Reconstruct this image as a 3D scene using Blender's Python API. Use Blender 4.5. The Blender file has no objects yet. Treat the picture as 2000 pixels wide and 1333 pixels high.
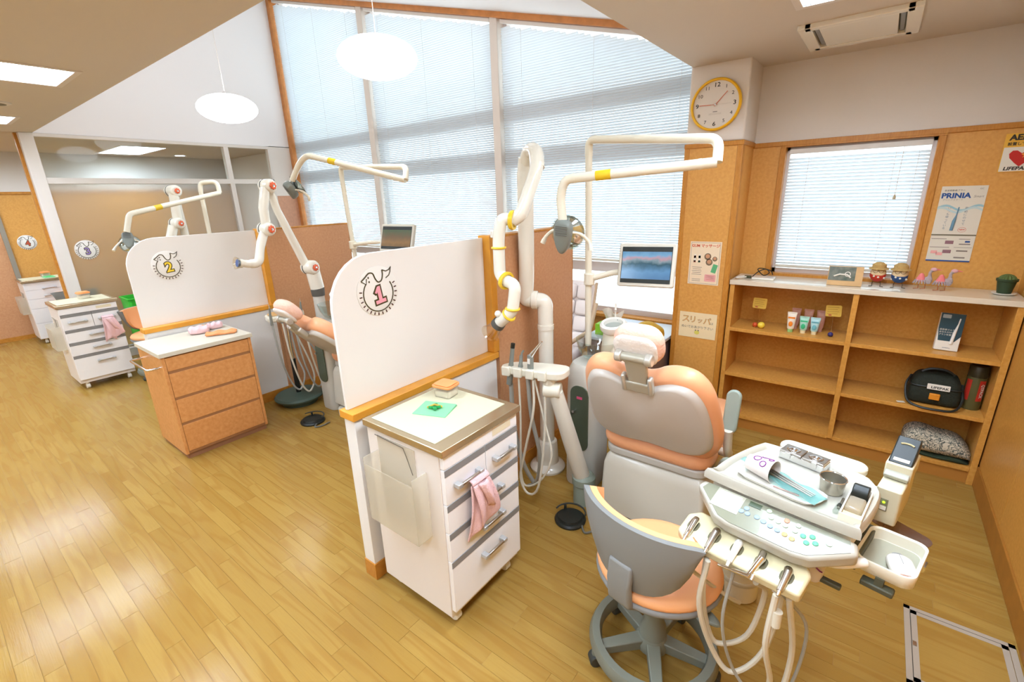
import bpy, bmesh, math, random
from mathutils import Vector, Matrix
sc = bpy.context.scene
col = sc.collection
random.seed(7)
# ---------------- camera, world, exposure ----------------
cd = bpy.data.cameras.new('camera'); cam = bpy.data.objects.new('camera', cd); col.objects.link(cam)
CR = ((0.79367, 0.60751, -0.03128), (0.15742, -0.25494, -0.95406), (-0.58758, 0.75229, -0.29798))
FPX = 906.9
cd.sensor_width = 36.0; cd.lens = 36.0 * FPX / 2000.0; cd.clip_start = 0.05
right = Vector(CR[0]); down = Vector(CR[1]); fwd = Vector(CR[2])
m3 = Matrix((right, -down, -fwd)).transposed()
cam.matrix_world = Matrix.Translation((0, 0, 1.75)) @ m3.to_4x4()
sc.camera = cam
w = bpy.data.worlds.new('sky'); sc.world = w; w.use_nodes = True
bgn = w.node_tree.nodes['Background']
bgn.inputs[0].default_value = (0.84, 0.93, 1.0, 1); bgn.inputs[1].default_value = 1.7
sc.view_settings.view_transform = 'Standard'; sc.view_settings.look = 'None'
sc.view_settings.exposure = 0.74; sc.view_settings.gamma = 1.0
sc.view_settings.use_curve_mapping = False
FIX_E, PEND_E = 14.0, 9.0      # emission of the ceiling fixtures and of the pendant shades
cy = sc.cycles
cy.max_bounces = 5; cy.diffuse_bounces = 3; cy.glossy_bounces = 3; cy.transmission_bounces = 3; cy.transparent_max_bounces = 8
cy.use_adaptive_sampling = True; cy.adaptive_threshold = 0.1
cy.caustics_reflective = False; cy.caustics_refractive = False; cy.use_denoising = True; cy.sample_clamp_indirect = 6.0
# ---------------- helpers ----------------
def lin(c):
    f = lambda v: v / 12.92 if v <= 0.04045 else ((v + 0.055) / 1.055) ** 2.4
    return tuple(f(v / 255.0) for v in c) + (1,)
MATS = {}
def mat(name, c, rough=0.5, metal=0.0, spec=0.5, noise=0, nscale=20, nc=None, stretch=None, bump=0, bscale=80, trans=0, ior=1.45, emit=None, estr=0, coat=0, sss=0, alpha=1):
    if name in MATS: return MATS[name]
    m = bpy.data.materials.new(name); m.use_nodes = True; nt = m.node_tree; p = nt.nodes['Principled BSDF']
    p.inputs['Base Color'].default_value = lin(c); p.inputs['Roughness'].default_value = rough
    p.inputs['Metallic'].default_value = metal; p.inputs['Specular IOR Level'].default_value = spec
    p.inputs['Transmission Weight'].default_value = trans; p.inputs['IOR'].default_value = ior
    p.inputs['Coat Weight'].default_value = coat; p.inputs['Alpha'].default_value = alpha
    if emit: p.inputs['Emission Color'].default_value = lin(emit); p.inputs['Emission Strength'].default_value = estr
    L = nt.links.new
    if noise or bump:
        tc = nt.nodes.new('ShaderNodeTexCoord'); mp = nt.nodes.new('ShaderNodeMapping')
        L(tc.outputs['Object'], mp.inputs[0])
        if stretch: mp.inputs['Scale'].default_value = stretch
    if noise:
        n = nt.nodes.new('ShaderNodeTexNoise'); n.inputs['Scale'].default_value = nscale; n.inputs['Detail'].default_value = 4
        L(mp.outputs[0], n.inputs['Vector'])
        r = nt.nodes.new('ShaderNodeMapRange'); r.inputs[1].default_value = 0.3; r.inputs[2].default_value = 0.7
        L(n.outputs[0], r.inputs[0])
        x = nt.nodes.new('ShaderNodeMix'); x.data_type = 'RGBA'
        x.inputs[6].default_value = lin(c); x.inputs[7].default_value = lin(nc or tuple(v * (1 - noise) for v in c))
        L(r.outputs[0], x.inputs[0]); L(x.outputs[2], p.inputs['Base Color'])
    if bump:
        n2 = nt.nodes.new('ShaderNodeTexNoise'); n2.inputs['Scale'].default_value = bscale; n2.inputs['Detail'].default_value = 3
        L(mp.outputs[0], n2.inputs['Vector'])
        b = nt.nodes.new('ShaderNodeBump'); b.inputs['Strength'].default_value = bump; b.inputs['Distance'].default_value = 0.01
        L(n2.outputs[0], b.inputs['Height']); L(b.outputs[0], p.inputs['Normal'])
    MATS[name] = m
    return m
def thin(name, tint, gloss=0.08, rough=0.02, diff=0.0, dc=(235, 235, 235)):
    """thin clear sheet: transparent, a little reflection, optionally a little haze"""
    if name in MATS: return MATS[name]
    m = bpy.data.materials.new(name); m.use_nodes = True; nt = m.node_tree; nt.nodes.clear(); N = nt.nodes.new; L = nt.links.new
    o = N('ShaderNodeOutputMaterial'); t = N('ShaderNodeBsdfTransparent'); t.inputs[0].default_value = lin(tint)
    g = N('ShaderNodeBsdfGlossy'); g.inputs['Roughness'].default_value = rough
    fr = N('ShaderNodeLayerWeight'); fr.inputs[0].default_value = 0.5
    pw = N('ShaderNodeMath'); pw.operation = 'POWER'; pw.inputs[1].default_value = 5.0; L(fr.outputs['Facing'], pw.inputs[0])
    ad = N('ShaderNodeMath'); ad.operation = 'MULTIPLY_ADD'; ad.use_clamp = True; ad.inputs[1].default_value = 0.5; ad.inputs[2].default_value = gloss - 0.03
    L(pw.outputs[0], ad.inputs[0])
    x = N('ShaderNodeMixShader'); L(ad.outputs[0], x.inputs[0]); L(t.outputs[0], x.inputs[1]); L(g.outputs[0], x.inputs[2])
    last = x
    if diff:
        d = N('ShaderNodeBsdfDiffuse'); d.inputs[0].default_value = lin(dc)
        tr = N('ShaderNodeBsdfTranslucent'); tr.inputs[0].default_value = lin(dc)
        dm = N('ShaderNodeMixShader'); L(d.outputs[0], dm.inputs[1]); L(tr.outputs[0], dm.inputs[2])
        y = N('ShaderNodeMixShader'); y.inputs[0].default_value = diff; L(x.outputs[0], y.inputs[1]); L(dm.outputs[0], y.inputs[2]); last = y
    L(last.outputs[0], o.inputs[0]); MATS[name] = m
    return m
def translucent(name, c, k=0.5, rough=0.5):
    if name in MATS: return MATS[name]
    m = bpy.data.materials.new(name); m.use_nodes = True; nt = m.node_tree; N = nt.nodes.new; L = nt.links.new
    p = nt.nodes['Principled BSDF']; p.inputs['Base Color'].default_value = lin(c); p.inputs['Roughness'].default_value = rough
    t = N('ShaderNodeBsdfTranslucent'); t.inputs[0].default_value = lin(c)
    x = N('ShaderNodeMixShader'); x.inputs[0].default_value = k; L(p.outputs[0], x.inputs[1]); L(t.outputs[0], x.inputs[2])
    L(x.outputs[0], nt.nodes['Material Output'].inputs[0]); MATS[name] = m
    return m
V = Vector
I4 = Matrix.Identity(4)
def T(x, y, z): return Matrix.Translation((x, y, z))
def RX(a): return Matrix.Rotation(math.radians(a), 4, 'X')
def RY(a): return Matrix.Rotation(math.radians(a), 4, 'Y')
def RZ(a): return Matrix.Rotation(math.radians(a), 4, 'Z')
def frame(o, a, b):
    """local x -> a, local y -> b, local z -> a x b, at o"""
    a = V(a).normalized(); b = V(b); b = (b - a * a.dot(b)).normalized(); c = a.cross(b)
    m = Matrix((a, b, c)).transposed().to_4x4(); m.translation = V(o); return m
def B(): return bmesh.new()
def box(bm, x0, x1, y0, y1, z0, z1, M=I4):
    vs = [bm.verts.new(M @ V(p)) for p in ((x0,y0,z0),(x1,y0,z0),(x1,y1,z0),(x0,y1,z0),(x0,y0,z1),(x1,y0,z1),(x1,y1,z1),(x0,y1,z1))]
    for f in ((3,2,1,0),(4,5,6,7),(0,1,5,4),(1,2,6,5),(2,3,7,6),(3,0,4,7)): bm.faces.new([vs[i] for i in f])
    return bm
def quad(bm, *ps):
    bm.faces.new([bm.verts.new(V(p)) for p in ps]); return bm
def loft(bm, rings, closed=True, cap=True):
    R = [[bm.verts.new(p) for p in r] for r in rings]; n = len(R[0])
    for a, b in zip(R, R[1:]):
        for i in range(n if closed else n - 1):
            j = (i + 1) % n; bm.faces.new((a[i], a[j], b[j], b[i]))
    if cap and closed and n > 2:
        bm.faces.new(R[0][::-1]); bm.faces.new(R[-1])
    return bm
def catmull(pts, n=5):
    pts = [V(p) for p in pts]; out = []
    P = [pts[0] * 2 - pts[1]] + pts + [pts[-1] * 2 - pts[-2]]
    for i in range(1, len(P) - 2):
        a, b, c, d = P[i-1:i+3]
        for k in range(n):
            t = k / n
            out.append(0.5 * ((2*b) + (c-a)*t + (2*a-5*b+4*c-d)*t*t + (3*b-a-3*c+d)*t*t*t))
    out.append(pts[-1]); return out
def fillet(pts, r, n=5):
    """polyline with rounded corners"""
    pts = [V(p) for p in pts]; out = [pts[0]]
    for a, b, c in zip(pts, pts[1:], pts[2:]):
        u = (a - b); v = (c - b); rr = min(r, u.length * .48, v.length * .48)
        p = b + u.normalized() * rr; q = b + v.normalized() * rr
        for k in range(n + 1):
            t = k / n; out.append(p * (1-t)**2 + b * 2*t*(1-t) + q * t*t)
    out.append(pts[-1]); return out
def tube(bm, pts, r, seg=10, cap=True):
    pts = [V(p) for p in pts]; n = len(pts); rs = r if isinstance(r, (list, tuple)) else [r] * n
    if len(rs) != n: rs = [rs[min(len(rs)-1, int(i * len(rs) / n))] for i in range(n)]
    t0 = (pts[1] - pts[0]).normalized(); up = V((0,0,1)) if abs(t0.z) < .9 else V((1,0,0))
    nrm = t0.cross(up).normalized(); rings = []
    for i, p in enumerate(pts):
        t = (pts[min(i+1,n-1)] - pts[max(i-1,0)]).normalized()
        nrm = (nrm - t * nrm.dot(t)).normalized(); bn = t.cross(nrm)
        rings.append([p + (nrm * math.cos(k*2*math.pi/seg) + bn * math.sin(k*2*math.pi/seg)) * rs[i] for k in range(seg)])
    return loft(bm, rings, True, cap)
def cyl(bm, p0, p1, r0, r1=None, seg=20):
    return tube(bm, [p0, p1], [r0, r0 if r1 is None else r1], seg)
def lathe(bm, prof, seg=28, M=I4, ring=False):
    if ring: prof = list(prof) + [prof[0]]
    rings = [[M @ V((max(r,1e-4)*math.cos(2*math.pi*k/seg), max(r,1e-4)*math.sin(2*math.pi*k/seg), z)) for k in range(seg)] for r, z in prof]
    return loft(bm, rings, True, not ring)
def prism(bm, out, z0, z1, M=I4):
    return loft(bm, [[M @ V((p[0], p[1], z0)) for p in out], [M @ V((p[0], p[1], z1)) for p in out]])
def rrect(w, h, r, n=4, cx=0, cy=0):
    o = []
    for (sx, sy, a0) in ((1,1,0),(-1,1,90),(-1,-1,180),(1,-1,270)):
        for k in range(n + 1):
            a = math.radians(a0 + 90 * k / n); o.append((cx + sx*(w/2-r) + r*math.cos(a), cy + sy*(h/2-r) + r*math.sin(a)))
    return o
def closed_curve(pts, n=4):
    pts = [V((p[0], p[1], 0)) for p in pts]; m = len(pts); out = []
    for i in range(m):
        a, b, c, d = pts[i-1], pts[i], pts[(i+1)%m], pts[(i+2)%m]
        for k in range(n):
            t = k / n; q = 0.5*((2*b)+(c-a)*t+(2*a-5*b+4*c-d)*t*t+(3*b-a-3*c+d)*t*t*t); out.append((q.x, q.y))
    return out
def pillow(bm, out, h, M=I4, e=0.035, n=4, flat=0.0):
    """outline swelled to a cushion: rounded rim of inset e over height h (local z, 0..h)"""
    cx = sum(p[0] for p in out)/len(out); cy = sum(p[1] for p in out)/len(out); rings = []
    S = max(max(abs(p[0]-cx) for p in out), max(abs(p[1]-cy) for p in out))
    for k in range(2*n+1):
        a = -math.pi/2 + math.pi*k/(2*n); s = 1 - e/S*(1-math.cos(a)); zz = h/2 + h/2*math.sin(a)
        rings.append([M @ V((cx+(p[0]-cx)*s, cy+(p[1]-cy)*s, zz)) for p in out])
    return loft(bm, rings)
def ell(bm, c, rx, ry, rz, seg=20, rings=12, M=I4):
    prof = [(math.cos(-math.pi/2+math.pi*k/rings), math.sin(-math.pi/2+math.pi*k/rings)) for k in range(rings+1)]
    return lathe(bm, prof, seg, M @ T(*c) @ Matrix.Diagonal((rx, ry, rz, 1)))
def mw(o):
    m = o.matrix_basis.copy()
    while o.parent: o = o.parent; m = o.matrix_basis @ m
    return m
def ob(name, bm, m, parent=None, w=True, smooth=38, bev=0, seg=2, sub=0, label=None):
    """bm in world coordinates (w) or in the parent's local ones; one mesh object"""
    bm.normal_update(); bmesh.ops.recalc_face_normals(bm, faces=bm.faces)
    if parent is not None and w: bm.transform(mw(parent).inverted())
    me = bpy.data.meshes.new(name); bm.to_mesh(me); bm.free()
    if isinstance(m, (list, tuple)):
        for k in m: me.materials.append(k)
    else: me.materials.append(m)
    if smooth:
        me.shade_smooth(); me.set_sharp_from_angle(angle=math.radians(smooth))
    o = bpy.data.objects.new(name, me); col.objects.link(o)
    if parent is not None: o.parent = parent
    if bev:
        b = o.modifiers.new('bevel', 'BEVEL'); b.width = bev; b.segments = seg; b.limit_method = 'ANGLE'; b.angle_limit = math.radians(40)
    if sub:
        s = o.modifiers.new('sub', 'SUBSURF'); s.levels = sub; s.render_levels = sub
    if label: o['label'] = label
    return o
def tag(o, label, cat, group=None):
    o['label'] = label; o['category'] = cat
    if group: o['group'] = group
    return o
def thing(name, label, cat, loc=(0,0,0), rz=0, group=None):
    o = bpy.data.objects.new(name, None); col.objects.link(o); o.location = loc; o.rotation_euler = (0, 0, math.radians(rz))
    o.empty_display_size = .05
    o.matrix_basis = T(*loc) @ RZ(rz)
    return tag(o, label, cat, group)
def struct(name, bm, m, parent=None, **k):
    o = ob(name, bm, m, parent, **k)
    if parent is None: o['kind'] = 'structure'
    return o
def dup(root, loc, rz=0, label=None, group=None):
    def cp(o, par):
        c = o.copy(); col.objects.link(c); c.parent = par
        for ch in list(o.children): cp(ch, c)
        return c
    r = cp(root, None); r.matrix_basis = T(*loc) @ RZ(rz)
    if label: r['label'] = label
    if group: r['group'] = group
    return r
def text(name, s, size, m, parent, M, ext=0.0004, off=0.0, align='CENTER', shear=0, sx=1.0, bold=0):
    cu = bpy.data.curves.new(name, 'FONT'); cu.body = s; cu.size = size; cu.extrude = ext; cu.offset = off + bold; cu.align_x = align; cu.align_y = 'CENTER'; cu.shear = shear
    cu.resolution_u = 3
    o = bpy.data.objects.new(name, cu); col.objects.link(o)
    dg = bpy.context.evaluated_depsgraph_get(); me = bpy.data.meshes.new_from_object(o.evaluated_get(dg)); bpy.data.objects.remove(o); bpy.data.curves.remove(cu)
    me.materials.clear(); me.materials.append(m)
    me.transform(mw(parent).inverted() @ M @ Matrix.Diagonal((sx, 1, 1, 1)))
    o = bpy.data.objects.new(name, me); col.objects.link(o); o.parent = parent
    return o
# ---------------- materials of the room ----------------
def floor_mat():
    m = bpy.data.materials.new('oak_plank'); m.use_nodes = True; nt = m.node_tree; N = nt.nodes.new; L = nt.links.new
    p = nt.nodes['Principled BSDF']; p.inputs['Roughness'].default_value = 0.17; p.inputs['Specular IOR Level'].default_value = 0.18
    g = N('ShaderNodeNewGeometry'); oi = N('ShaderNodeObjectInfo')
    ad = N('ShaderNodeMath'); ad.operation = 'ADD'; L(g.outputs['Random Per Island'], ad.inputs[0]); L(oi.outputs['Random'], ad.inputs[1])
    fr = N('ShaderNodeMath'); fr.operation = 'FRACT'; L(ad.outputs[0], fr.inputs[0])
    mp = N('ShaderNodeMapping'); mp.inputs['Scale'].default_value = (1.1, 11, 1); L(g.outputs['Position'], mp.inputs[0])
    cmb = N('ShaderNodeCombineXYZ'); ml = N('ShaderNodeMath'); ml.operation = 'MULTIPLY'; ml.inputs[1].default_value = 37.0
    L(fr.outputs[0], ml.inputs[0]); L(ml.outputs[0], cmb.inputs[0]); L(ml.outputs[0], cmb.inputs[2]); L(cmb.outputs[0], mp.inputs['Location'])
    wv = N('ShaderNodeTexNoise'); wv.inputs['Scale'].default_value = 1.0; wv.inputs['Detail'].default_value = 1.5; L(mp.outputs[0], wv.inputs['Vector'])
    sn = N('ShaderNodeMath'); sn.operation = 'MULTIPLY'; sn.inputs[1].default_value = 34.0; L(wv.outputs[0], sn.inputs[0])
    si = N('ShaderNodeMath'); si.operation = 'SINE'; L(sn.outputs[0], si.inputs[0])
    fine = N('ShaderNodeTexNoise'); fine.inputs['Scale'].default_value = 1; fine.inputs['Detail'].default_value = 4
    mp2 = N('ShaderNodeMapping'); mp2.inputs['Scale'].default_value = (8, 160, 1); L(g.outputs['Position'], mp2.inputs[0]); L(mp2.outputs[0], fine.inputs['Vector'])
    mr = N('ShaderNodeMapRange'); mr.inputs[1].default_value = -0.1; mr.inputs[2].default_value = 1.0; L(si.outputs[0], mr.inputs[0])
    mm = N('ShaderNodeMath'); mm.operation = 'MULTIPLY'; mm.inputs[1].default_value = 0.62; L(mr.outputs[0], mm.inputs[0])
    c1 = N('ShaderNodeMix'); c1.data_type = 'RGBA'; c1.inputs[6].default_value = lin((172, 136, 68)); c1.inputs[7].default_value = lin((160, 122, 56)); L(fr.outputs[0], c1.inputs[0])
    c2 = N('ShaderNodeMix'); c2.data_type = 'RGBA'; c2.inputs[7].default_value = lin((154, 112, 48)); L(mm.outputs[0], c2.inputs[0]); L(c1.outputs[2], c2.inputs[6])
    fm = N('ShaderNodeMapRange'); fm.inputs[1].default_value = 0.45; fm.inputs[2].default_value = 0.8; fm.inputs[4].default_value = 0.4; L(fine.outputs[0], fm.inputs[0])
    c3 = N('ShaderNodeMix'); c3.data_type = 'RGBA'; c3.inputs[7].default_value = lin((158, 118, 54)); L(fm.outputs[0], c3.inputs[0]); L(c2.outputs[2], c3.inputs[6])
    L(c3.outputs[2], p.inputs['Base Color'])
    bp = N('ShaderNodeBump'); bp.inputs['Strength'].default_value = 0.06; bp.inputs['Distance'].default_value = 0.004; L(fine.outputs[0], bp.inputs['Height']); L(bp.outputs[0], p.inputs['Normal'])
    return m
OAK = floor_mat()
WHITE = mat('wall_white', (232, 222, 212), .75, bump=.05, bscale=300)
CEIL = mat('ceiling_white', (216, 204, 190), .85, bump=.05, bscale=250)
PANEL = mat('orange_panel', (228, 168, 88), .42, noise=1, nscale=55, nc=(216, 154, 74), bump=.04, bscale=60)
PANEL2 = mat('pink_orange_panel', (214, 160, 116), .45, noise=1, nscale=60, nc=(204, 146, 102))
BIRCH = mat('shelf_veneer', (220, 160, 78), .35, noise=1, nscale=60, nc=(206, 144, 62), stretch=(1, 1, 1))
TRIMW = mat('trim_wood', (206, 142, 58), .38, noise=1, nscale=30, nc=(190, 122, 42), stretch=(6, 1, 1))
LEDGE = mat('ledge_orange', (232, 158, 52), .32, noise=.06, nscale=12)
LAMW = mat('white_laminate', (240, 236, 230), .35)
FRAME = mat('frame_white', (226, 216, 206), .5)
ALU = mat('window_aluminium', (214, 204, 200), .4, 0.3)
CREAM = mat('cream_plastic', (238, 230, 208), .28, coat=.3)
PWHITE = mat('white_plastic', (243, 238, 226), .25, coat=.3)
GREYP = mat('grey_plastic', (140, 140, 136), .45)
DGREY = mat('dark_grey_plastic', (112, 112, 108), .5)
BLACK = mat('black_plastic', (34, 38, 34), .4)
STEEL = mat('brushed_steel', (190, 184, 176), .28, 1.0)
CHROME = mat('chrome', (225, 225, 225), .08, 1.0)
GLASS = thin('window_glass', (250, 255, 255), .036)
BLINDM = translucent('blind_slat', (232, 238, 243), .17)
PAPER = mat('paper_white', (238, 230, 214), .6)
INK = mat('ink_dark', (52, 46, 36), .6)
# ---------------- floor ----------------
XL, XR, YF, YW = -9.5, 0.70, -2.6, 3.975
XG = -7.13                     # glazed screen plane
ZC = 2.534                     # flat ceiling
WX0, WX1, WY0 = XG, -1.154, 1.15   # ceiling well over the chairs
def slope(x): return 3.043 + 0.2725 * (-1.87 - x)
floor = struct('floor', box(B(), XL-.1, XR+.15, YF-.1, YW+.2, -.08, -.002), mat('plank_joint', (150, 110, 52), .6))
PW, PL = 0.066, 0.505
cells = []
nr = int((YW + .15 - YF) / PW) + 1
rng = random.Random(3)
for r in range(nr):
    y0 = 0.511 + (r - int((0.511 - YF) / PW)) * PW
    off = rng.choice((0, .17, .33, .08, .25)) + (r % 3) * .16
    x = XL - .3 + (off % PL)
    while x < XR:
        x0, x1 = max(x, XL), min(x + PL, XR)
        if x1 - x0 > .02: cells.append((x0, x1, y0, y0 + PW))
        x += PL
def px(p):
    d = V(p) - V((0, 0, 1.75)); a, b, c = right.dot(d), down.dot(d), fwd.dot(d)
    return (1000 + FPX * a / c, 666.5 + FPX * b / c, c) if c > .1 else None
def seen(c):
    q = px(((c[0]+c[1])/2, (c[2]+c[3])/2, 0))
    return q is not None and 0 < q[0] < 2000 and 0 < q[1] < 1333
HATCH = (0.35, 0.69, 1.86, 2.26)
furn = ((-1.75,-1.1,.98,1.6),(-4.3,-3.65,.86,1.5),(-1.3,-.4,1.95,3.1),(-.7,.72,3.55,4),(-6.65,-6.1,.75,1.3),(-1.75,-1.6,1,3),(-9.5,-8.8,.8,1.3))
def hid(c):
    x, y = (c[0]+c[1])/2, (c[2]+c[3])/2
    return any(a<x<b and d<y<e for a,b,d,e in furn)
def inhatch(c): return c[1] > HATCH[0]+.03 and c[2] > HATCH[2]-.02 and c[3] < HATCH[3]+.02 and c[0] > HATCH[0]-.3
cells.sort(key=lambda c: -1 if not seen(c) or hid(c) or c[1]-c[0] < .4 else -1000/((c[0]+c[1])**2/4+(c[2]+c[3])**2/4+3))
vis = [c for c in cells if seen(c) and not hid(c) and c[1]-c[0] > .5][:299]
vs_ = set(vis); g = .0005
pm = bpy.data.meshes.new('plank'); bm = box(B(), g, PL-g, g, PW-g, -.006, 0); bm.to_mesh(pm); bm.free(); pm.materials.append(OAK)
for c in vis:
    o = bpy.data.objects.new('plank', pm); col.objects.link(o); o.parent = floor; o.location = (c[0], c[2], 0)
bm = B()
for c in cells:
    if c not in vs_: quad(bm, (c[0]+g,c[2]+g,0),(c[1]-g,c[2]+g,0),(c[1]-g,c[3]-g,0),(c[0]+g,c[3]-g,0))
o = ob('plank_field', bm, OAK, floor); o['kind'] = 'stuff'
# ---------------- ceiling with holes ----------------
LIGHTS = [(-8.43, .31), (-6.28, .31), (-4.16, .31), (-2.03, .31)] + [(-.18, 2.19), (-.18, .72), (-6.28,-1.6), (-4.16,-1.6), (-2.03,-1.6), (-8.43,-1.6), (-.18,-.75)]  # fixtures over and behind the camera are added to light the room
LW, LL = .52, 1.2
holes = [(x-LW/2, x+LW/2, y-LL/2, y+LL/2) for x, y in LIGHTS]
R4 = (-8.55, 2.35)
holes.append((R4[0]-LL/2, R4[0]+LL/2, R4[1]-LW/2, R4[1]+LW/2))
AC = (-.46, -.02, 3.11, 3.57)
holes += [AC, (WX0, WX1, WY0, YW+.1)]
def plate(z, holes, x0, x1, y0, y1):
    xs = sorted({x0, x1} | {h[0] for h in holes} | {h[1] for h in holes}); ys = sorted({y0, y1} | {h[2] for h in holes} | {h[3] for h in holes}); bm = B()
    for a, b in zip(xs, xs[1:]):
        for c, d in zip(ys, ys[1:]):
            mx, my = (a+b)/2, (c+d)/2
            if x0 < mx < x1 and y0 < my < y1 and not any(h[0]<mx<h[1] and h[2]<my<h[3] for h in holes):
                quad(bm, (a,c,z),(a,d,z),(b,d,z),(b,c,z))
    bmesh.ops.remove_doubles(bm, verts=bm.verts, dist=1e-5)
    return bm
struct('ceiling', plate(ZC, holes, XL-.1, XR+.1, YF-.1, YW+.1), CEIL, smooth=0)
bm = B(); box(bm, XL-.1, WX0-.02, YF-.1, YW+.2, ZC+.2, ZC+.3); box(bm, WX0-.02, WX1+.08, YF-.1, WY0-.02, ZC+.2, ZC+.3); box(bm, WX1+.08, XR+.2, YF-.1, YW+.2, ZC+.2, ZC+.3)
struct('ceiling_leak_blocker', bm, CEIL, smooth=0)  # unseen slab above the ceiling, added to stop light leaking in
bm = B(); x0, x1 = WX0-.1, WX1+.1
loft(bm, [[V((x, WY0-.1, slope(x))), V((x, YW+.2, slope(x))), V((x, YW+.2, slope(x)+.12)), V((x, WY0-.1, slope(x)+.12))] for x in (x0, x1)])
struct('ceiling_slope', bm, mat('gable_white', (244, 238, 236), .75), smooth=0)
# well walls
bm = B(); box(bm, WX0-.1, WX0, WY0-.1, YW+.1, ZC+.002, 4.6)
struct('wall_gable', bm, mat('gable_white', (244, 238, 236), .75), smooth=0)
bm = B(); box(bm, WX0-.1, WX1+.1, WY0-.08, WY0, ZC+.002, 4.7); box(bm, WX1, WX1+.08, WY0-.08, YW+.1, ZC+.002, 3.1)
struct('wall_well', bm, WHITE, smooth=0)
# ---------------- outer walls ----------------
bm = B(); box(bm, XL-.1, XL, YF-.1, YW+.2, 2.02, ZC+.25)
struct('wall_left', bm, WHITE, smooth=0)
bm = B(); box(bm, XL-.1, XL, .95, YW+.2, 0, 1.985)
wl = struct('wall_left_panel', bm, PANEL, smooth=0)
ob('rail', box(B(), XL-.1, XL+.012, YF, YW, 1.985, 2.02), TRIMW, wl)
bm = B(); box(bm, XL-.1, XL+.01, YF, .9, .06, 1.985)
d = struct('door_1', bm, PANEL2, smooth=0)
ob('door_jamb', box(B(), XL-.1, XL+.04, .9, .95, 0, 2.0), mat('jamb_grey', (150, 140, 124), .5), d)
ob('floor_track', box(B(), XL-.1, XL+.012, YF, .9, 0, .06), TRIMW, d)
bm = B(); box(bm, XL-.1, XR+.1, YF-.1, YF, 0, ZC+.25)
struct('wall_front', bm, WHITE, smooth=0)
# room behind the glazed screen: window-side wall
bm = B(); box(bm, XL-.1, XG-.05, YW, YW+.15, 0, ZC+.25)
struct('wall_far_room', bm, WHITE, smooth=0)
# right wall: veneer panels
wr = struct('wall_right', box(B(), XR+.012, XR+.12, YF-.1, 3.9, 0, ZC+.25), WHITE, smooth=0)
ys = [YF, -1.4, -.3, .85, 1.95, 2.93, 3.895]
for a, b in zip(ys, ys[1:]): ob('panel', box(B(), XR, XR+.012, a+.002, b-.002, .13, 2.02), BIRCH, wr, bev=.001)
ob('panel_backing', box(B(), XR+.006, XR+.013, YF, 3.895, .1, 2.03), mat('joint_brown', (140, 90, 36), .6), wr)
ob('rail', box(B(), XR-.006, XR+.012, YF, 3.895, 2.022, 2.052), TRIMW, wr)
o = struct('baseboard_right', box(B(), XR-.008, XR+.012, YF, 3.57, 0, .128), mat('baseboard_wood', (176, 116, 46), .4, noise=.08, nscale=18), bev=.002)
# shelf wall (recess) with opening for window 4
SY = 3.89
wx0, wx1, wz0, wz1 = -.585, .20, 1.15, 2.01
ws = struct('wall_shelf', box(B(), -.80, XR+.1, SY, SY+.12, 2.05, ZC+.25), WHITE, smooth=0)
bm = B(); fx = .035
box(bm, -.80, wx0-fx, SY, SY+.12, 0, 2.02); box(bm, wx1+fx, XR+.1, SY, SY+.12, 0, 2.02); box(bm, wx0-fx, wx1+fx, SY, SY+.12, 0, wz0-fx)
ob('panel', bm, PANEL, ws, smooth=0)
bm = B(); box(bm, -.80, XR+.02, SY-.012, SY+.05, 2.02, 2.05)
ob('rail', bm, TRIMW, ws, bev=.002)
w4 = struct('window_4', box(B(), wx0-fx, wx1+fx, SY-.014, SY+.1, wz1, 2.02), TRIMW)
for nm, bb in (('jamb', (wx0-fx, wx0, SY-.014, SY+.1, wz0-fx, wz1)), ('jamb', (wx1, wx1+fx, SY-.014, SY+.1, wz0-fx, wz1)), ('sill', (wx0-fx, wx1+fx, SY-.016, SY+.1, wz0-fx, wz0))):
    ob(nm, box(B(), *bb), TRIMW, w4, bev=.002)
bm = B(); box(bm, wx0, wx0+.02, SY+.05, SY+.09, wz0, wz1); box(bm, wx1-.02, wx1, SY+.05, SY+.09, wz0, wz1); box(bm, wx0, wx1, SY+.05, SY+.09, wz0, wz0+.03); box(bm, wx0, wx1, SY+.05, SY+.09, wz1-.02, wz1)
ob('sash', bm, ALU, w4)
for a, b in ((wx0+.02, wx1-.02),): ob('pane', box(B(), a, b, SY+.066, SY+.07, wz0+.03, wz1-.02), GLASS, w4)
# column
CX0, CX1, CY = -1.165, -.79, 3.55
wc = struct('wall_column', box(B(), CX0, CX1, CY, SY+.2, 2.056, ZC+.2), WHITE, bev=.012, seg=3)
ob('panel_core', box(B(), CX0+.004, CX1-.004, CY+.004, SY+.2, 0, 2.03), PANEL, wc)
ob('panel', box(B(), CX0+.03, CX1-.035, CY-.002, CY+.01, .09, 2.026), PANEL, wc)
ob('corner_post', box(B(), CX0-.004, CX0+.03, CY-.006, CY+.05, 0, 2.03), TRIMW, wc, bev=.003)
ob('corner_post', box(B(), CX1-.035, CX1+.004, CY-.006, CY+.05, 0, 2.03), TRIMW, wc, bev=.006, seg=3)
ob('rail', box(B(), CX0-.006, CX1+.006, CY-.01, SY, 2.026, 2.056), TRIMW, wc, bev=.003)
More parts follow.
